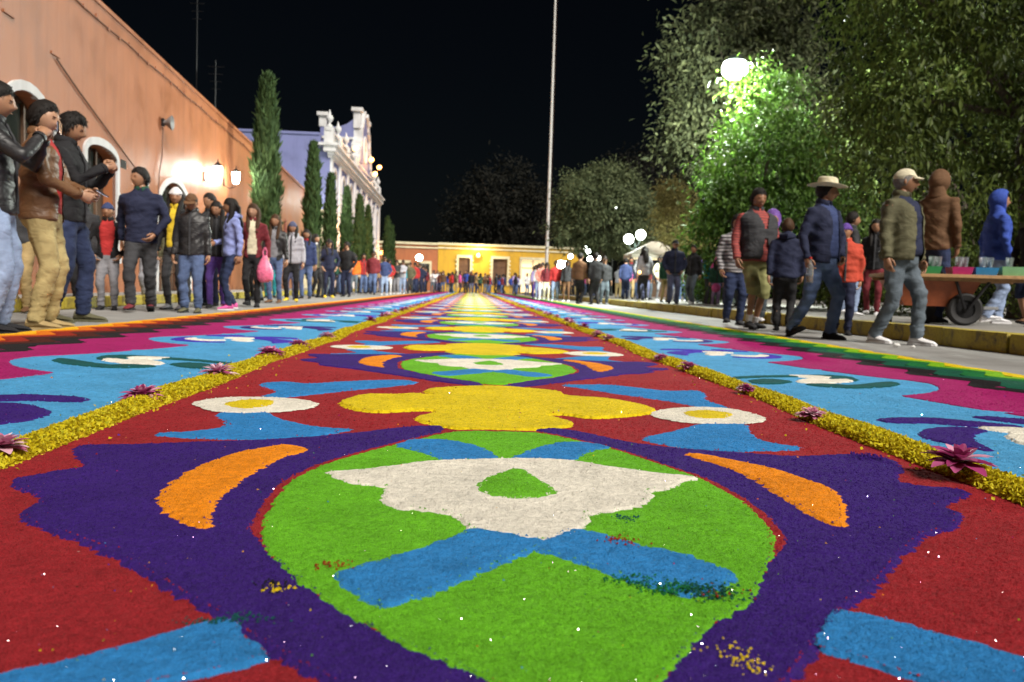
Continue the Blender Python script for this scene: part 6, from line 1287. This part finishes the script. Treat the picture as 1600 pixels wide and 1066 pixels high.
# ---- right, middle distance
RM = [(6.35, 34.4, 1.68, 10, 'white', 'greyjeans', 'white', 'short', 'person in white shirt and jeans seen from behind', None), (5.1, 24.8, 1.68, 350, 'grey', 'black', 'white', 'long', 'person in grey jacket and black trousers holding a light', None), (6.5, 28.8, 1.6, 160, 'cream', 'grey', 'white', 'long', 'woman in cream jacket beside the black cap', None), (5.2, 21.5, 1.68, 185, 'navy', 'bluegrey', 'black', 'short', 'broad man in black cap and navy jacket on the pavement', 'cap'),
      (5.95, 22.4, 1.62, 235, 'black', 'greyjeans', 'white', 'short', 'person in black jacket and grey trousers turned to the girl with pink bow', None), (6.0, 20.4, 1.18, 180, 'green', 'lilac', 'white', 'long', 'girl in dark green jacket with a pink hair bow', 'bow'), (3.34, 26.3, 1.64, 30, 'brown', 'black', 'black', 'short', 'person in brown jacket embraced, left of a dark couple', None), (3.82, 26.1, 1.66, 350, 'black', 'black', 'black', 'short', 'person in black jacket, right of a dark couple', None), (4.35, 27.6, 1.62, 170, 'charcoal', 'greyjeans', 'grey', 'short', 'grey figure right of the dark couple', None),
      (3.55, 31.6, 1.6, 200, 'charcoal', 'brown', 'white', 'long', 'person in dark top and brown trousers left of the dark couple', None), (3.15, 32.0, 1.58, 190, 'red', 'lightjeans', 'white', 'short', 'person in bright red shirt and pale jeans', None), (2.95, 33.6, 1.55, 180, 'burgundy', 'cream', 'white', 'long', 'person in maroon shirt and cream trousers', None), (2.9, 35.2, 1.6, 185, 'salmon', 'white', 'white', 'short', 'person in pink shirt and white trousers', None), (2.92, 37.2, 1.62, 190, 'white', 'lightjeans', 'white', 'long', 'person in white and pink top with pale jeans', None), (2.95, 39.5, 1.62, 170, 'lilac', 'purple', 'black', 'long', 'person in lilac top and purple trousers', None), (3.05, 41.5, 1.62, 175, 'cream', 'darkjeans', 'white', 'short', 'person in cream top at the end of the right row', None),
      (7.2, 37.5, 1.6, 180, 'salmon', 'grey', 'white', 'short', 'person in salmon top near the lit stall', None), (7.9, 39.5, 1.65, 200, 'white', 'jeans', 'white', 'short', 'person in white top before the lit stall', None), (5.6, 36.5, 1.62, 150, 'orange', 'greyjeans', 'black', 'short', 'person in orange top beyond the dark couple', None), (5.0, 40.5, 1.6, 180, 'grey', 'black', 'black', 'long', 'person in grey top beyond the dark couple', None), (6.9, 25.6, 1.66, 170, 'purple', 'lightjeans', 'white', 'short', 'person in purple top behind the black cap', None), (7.4, 22.6, 1.3, 190, 'burgundy', 'burgundy', 'white', 'long', 'child in dark red behind the girl with the bow', None), (7.6, 29.8, 1.64, 200, 'charcoal', 'jeans', 'white', 'short', 'person in charcoal near the clipped ficus', None), (5.6, 30.5, 1.55, 20, 'darkblue', 'darkjeans', 'black', 'short', 'person in dark blue seen from behind beyond the grey jacket', None), (4.9, 33.5, 1.62, 185, 'yellow', 'jeans', 'white', 'short', 'person in yellow top among the plaza crowd', None), (8.7, 36.0, 1.66, 170, 'teal', 'grey', 'white', 'long', 'person in teal top near the yellowish tree', None), (5.3, 46, 1.64, 180, 'black', 'black', 'black', 'short', 'dark figure at the flagpole', None), (6.2, 48, 1.6, 180, 'white', 'grey', 'white', 'long', 'pale figure under the round tree', None), (7.4, 47, 1.66, 190, 'red', 'black', 'black', 'short', 'person in red under the round tree', None)]
for (x, y, H, f, tp, lg, sh_, st, lab, ht) in RM:
    person((x, y, 0.165 if x > 4.8 else 0), face(f), H, lab, tp, lg, sh_, style=st, female=st == 'long', pose=random.choice([POCK, STAND, walk(0.35), STAND]), group='people in the plaza', lod=1 if y < 23 else 2, head=(random.uniform(-0.4, 0.4), 0.05), bulk=1.3 if ht == 'cap' else random.uniform(1.0, 1.15), skin=random.randrange(3), hat=ht, hatcol='black')
bl = MB(); bl.ball((5.93, 20.15, 0.62), 0.11, 14, 10); tag(bl.build('ball', cloth('pink'), None, True), 'pink ball held by the girl with the hair bow', 'ball')
lt = empty('hand_lamp', (4.9, 24.5, 1.05)); tag(lt, 'small bright light held beside the grey jacket', 'lamp'); c = MB(); c.ball((0, 0, 0), 0.05); c.build('bulb', M_WARM, lt, True); c = MB(); c.tube([(0, 0, -0.2), (0, 0, -0.05)], 0.015, 6); c.build('grip', M_IRON, lt)

# ---- far crowd across the end of the street: copies of a few figures in their own clothes
arch = []
for i, (st, po, tp) in enumerate((('short', POCK, 'black'), ('long', STAND, 'red'), ('short', CROSS, 'navy'), ('long', walk(0.3), 'white'), ('short', PHONE, 'grey'))):
    o, *_ = person((0, 0, 0), 0, 1.66, 'far figure %d' % i, tp, 'jeans', 'black', style=st, female=st == 'long', pose=po, lod=1, bulk=1.12, skin=i % 3); arch.append(o)
finish_people()
TOPS = ['black', 'navy', 'charcoal', 'burgundy', 'brown', 'darkblue', 'olive', 'grey', 'red', 'green', 'purple', 'white', 'royal', 'tan', 'pink', 'teal', 'cream', 'lilac', 'orange']; LEGS = ['jeans', 'black', 'darkjeans', 'greyjeans', 'charcoal', 'tan', 'bluegrey']
NAMEC = dict(darkjeans='dark jeans', greyjeans='grey jeans', bluegrey='blue grey trousers', jeans='blue jeans', tan='tan trousers', black='black trousers', charcoal='charcoal trousers')
combos = [(a, b) for a in TOPS for b in LEGS]; random.Random(3).shuffle(combos); used_arch = set(); cc = 0
def copy_person(src, loc, rz, H, tp, lg, label, group):
    r = src.copy(); COL.objects.link(r); r.location = loc; r.rotation_euler = (0, 0, rz); r.scale = (H/1.66,)*3; tag(r, label, 'person', group)
    for ch in src.children:
        c = ch.copy(); COL.objects.link(c); c.parent = r; b = ch.name.split('.')[0]
        if b in ('jacket', 'trousers') and c.material_slots:
            c.material_slots[0].link = 'OBJECT'; c.material_slots[0].material = cloth(tp if b == 'jacket' else lg)
        for g2 in ch.children: d = g2.copy(); COL.objects.link(d); d.parent = c
    return r
rr = random.Random(21)
for i in range(62):
    tp, lg = combos[cc]; cc += 1
    if i < 44: x, y = -5.2+i*(9.6/44)+rr.uniform(-0.15, 0.15), rr.uniform(60, 76)
    else: x, y = rr.uniform(-4.4, -2.9) if i % 3 == 0 else rr.uniform(4.3, 8.6), rr.uniform(48, 62)
    where = 'before the ochre house' if x > -3.4 and i < 44 else ('before the terracotta house' if i < 44 else ('far along the left row' if x < 0 else 'under the far plaza lamps'))
    copy_person(arch[rr.randrange(5)], (x, y, 0.165 if x > 4.8 else 0.0), face(rr.choice([180, 180, 150, 210, 0, 90, 270])), rr.uniform(1.52, 1.76), tp, lg, 'distant person in %s top and %s %s' % (tp.replace('darkblue', 'indigo'), NAMEC[lg], where), 'distant crowd at the end of the street')
for i in range(52):
    tp, lg = combos[cc]; cc += 1; q = i//2
    if i % 2 == 0: y = 17.5+q*1.55+rr.uniform(-0.4, 0.4); x = rr.uniform(-4.9, -4.2) - (0.5 if y > 30 else 0.0); where = 'in the second row of the left crowd'
    else: y = 19+q*1.5+rr.uniform(-0.4, 0.4); x = rr.uniform(5.6, 8.2); where = 'in the right plaza crowd'
    copy_person(arch[rr.randrange(5)], (x, y, 0.165 if x > 4.8 else 0.0), face(rr.choice([180, 160, 200, 185, 110, 250, 20])), rr.uniform(1.48, 1.74), tp, lg, 'person in %s top and %s %s' % (tp.replace('darkblue', 'indigo'), NAMEC[lg], where), 'second rows of the crowd')
for a in arch:
    for ch in list(a.children):
        for g2 in list(ch.children): bpy.data.objects.remove(g2)
        bpy.data.objects.remove(ch)
    bpy.data.objects.remove(a)

# ================================================================= VENDOR CART
M_CARTRED = plain('orange_cart_paint', (0.30, 0.075, 0.025), 0.5, 0, 0.25, 12); M_PLY = plain('plywood', (0.36, 0.21, 0.09), 0.6, 0, 0.25, 18, 0.2); M_RUBBER = plain('black_rubber', (0.015, 0.015, 0.016), 0.7)
CR = -0.25; ct = empty('handcart', (5.70, 9.75, 0.165), CR); tag(ct, 'orange metal handcart with wooden board top and big black wheel on the pavement', 'cart')
c = MB(); c.add([(-0.75,-0.28,0.52),(0.25,-0.28,0.52),(0.25,0.28,0.52),(-0.75,0.28,0.52),(-0.55,-0.2,0.22),(0.12,-0.2,0.22),(0.12,0.2,0.22),(-0.55,0.2,0.22)], [(4,7,6,5),(0,1,5,4),(1,2,6,5),(2,3,7,6),(3,0,4,7)]); c.build('tray', M_CARTRED, ct)
c = MB(); c.box(-0.85, 0.82, -0.40, 0.40, 0.56, 0.60, 0.006); c.build('board', M_PLY, ct)
c = MB(); c.box(-0.82, 0.80, -0.36, -0.31, 0.522, 0.558); c.box(-0.82, 0.80, 0.31, 0.36, 0.522, 0.558); c.build('batten', M_PLY, ct)
def wheel(x, y, R, w, nm):
    t = MB(); t.lathe([(R*0.55, -w*0.4), (R*0.85, -w*0.5), (R*0.97, -w*0.4), (R, 0), (R*0.97, w*0.4), (R*0.85, w*0.5), (R*0.55, w*0.4)], (x, y, R), 28, 'y', False); wo = t.build('tyre', M_RUBBER, ct, True)
    t = MB(); t.lathe([(R*0.56, -w*0.3), (R*0.45, -w*0.1), (R*0.15, -w*0.15), (R*0.13, -w*0.45), (R*0.02, -w*0.5)], (x, y, R), 20, 'y'); t.build('rim', M_IRON, wo, True)
wheel(0.10, -0.22, 0.195, 0.15, 'wheel'); wheel(-0.22, 0.12, 0.13, 0.06, 'wheel')
c = MB(); c.tube([(0.10, -0.3, 0.215), (0.10, 0.3, 0.215)], 0.016, 8); c.build('axle', M_IRON, ct)
for (x0, x1) in ((-0.04, 0.08), (0.34, 0.12)):
    c = MB(); c.tube([(x0, -0.32, 0.55), (x1, -0.32, 0.2)], 0.018, 6); c.build('strut', M_IRON, ct)
c = MB(); c.tube([(-0.6, 0.15, 0.22), (-0.62, 0.15, 0.0)], 0.018, 6); c.build('prop_leg', M_IRON, ct)
c = MB(); c.box(0.30, 0.46, -0.26, -0.20, 0.20, 0.235, 0.004); c.build('footrest', M_STEEL, ct)
def cart_pt(x, y, z): v = Matrix.Rotation(CR, 4, 'Z') @ Vector((x, y, z)); return (v.x+5.70, v.y+9.75, v.z+0.165)
for i, (x, w, col, lab) in enumerate(((-0.62, 0.14, 'purple', 'purple cloth tray, leftmost on the handcart'), (-0.36, 0.30, 'green', 'long green tray on the handcart'), (0.02, 0.22, 'pink', 'magenta tray in the middle of the handcart'), (0.28, 0.24, 'royal', 'blue tray on the handcart'), (0.58, 0.28, 'lgreen', 'pale green plastic tub at the right end of the handcart'))):
    mt = plain('tub_lgreen', (0.22, 0.48, 0.24), 0.35) if col == 'lgreen' else (plain('tub_blue', (0.03, 0.25, 0.55), 0.4) if col == 'royal' else (plain('tub_pink', (0.5, 0.02, 0.17), 0.4) if col == 'pink' else (plain('tub_green', (0.03, 0.28, 0.09), 0.4) if col == 'green' else plain('tub_purple', (0.16, 0.06, 0.3), 0.4))))
    e = empty('tub', cart_pt(x, -0.22, 0.603), CR); tag(e, lab, 'tub', 'tubs on the handcart')
    h = 0.10 if i == 4 else 0.085; a, b2 = w*0.46, w*0.52; q = MB()
    q.add([(-a,-.12,0),(a,-.12,0),(a,.12,0),(-a,.12,0),(-b2,-.15,h),(b2,-.15,h),(b2,.15,h),(-b2,.15,h),(-b2+.012,-.138,h),(b2-.012,-.138,h),(b2-.012,.138,h),(-b2+.012,.138,h),(-a+.012,-.108,.012),(a-.012,-.108,.012),(a-.012,.108,.012),(-a+.012,.108,.012)],
          [(3,2,1,0),(0,1,5,4),(1,2,6,5),(2,3,7,6),(3,0,4,7),(4,5,9,8),(5,6,10,9),(6,7,11,10),(7,4,8,11),(8,9,13,12),(9,10,14,13),(10,11,15,14),(11,8,12,15),(12,13,14,15)]); q.build('shell', mt, e)
    q = MB(); q.box(-b2+.014, b2-.014, -.134, .134, h*0.75, h*0.88, 0.01); q.build('filling', mt, e)
for i, (x, y) in enumerate(((-0.6, -0.2), (-0.45, -0.25), (-0.28, -0.22), (-0.20, -0.17), (0.0, -0.25), (0.10, -0.15), (0.26, -0.25), (0.36, -0.18), (0.55, -0.24))):
    e = empty('plastic_cup', cart_pt(x, y, 0.685)); tag(e, 'clear plastic cup, number %s from the left on the handcart tubs' % ('one', 'two', 'three', 'four', 'five', 'six', 'seven', 'eight', 'nine')[i], 'cup', 'plastic cups on the handcart')
    q = MB(); q.lathe([(0.028, 0.0), (0.042, 0.125), (0.044, 0.127), (0.041, 0.124), (0.027, 0.004)], n=14); q.build('cup_wall', M_CLEAR, e, True); 

# scraps of paper on the street
for (x, y, r_, lab) in ((3.86, 7.45, 0.035, 'crumpled white paper scrap on the street before the white trainers'), (3.98, 7.38, 0.022, 'tiny white paper scrap beside the larger crumpled one')):
    q = MB(); q.ball((0, 0, r_*0.5), (r_, r_*0.7, r_*0.5), 9, 6); rq = random.Random(int(x*100)); q.v = [(a*(0.75+0.5*rq.random()), b*(0.75+0.5*rq.random()), c*(0.8+0.4*rq.random())) for a, b, c in q.v]
    tag(q.build('paper_scrap', plain('paper_white', (0.6, 0.6, 0.58), 0.8), None, False, (x, y, 0.004)), lab, 'litter')
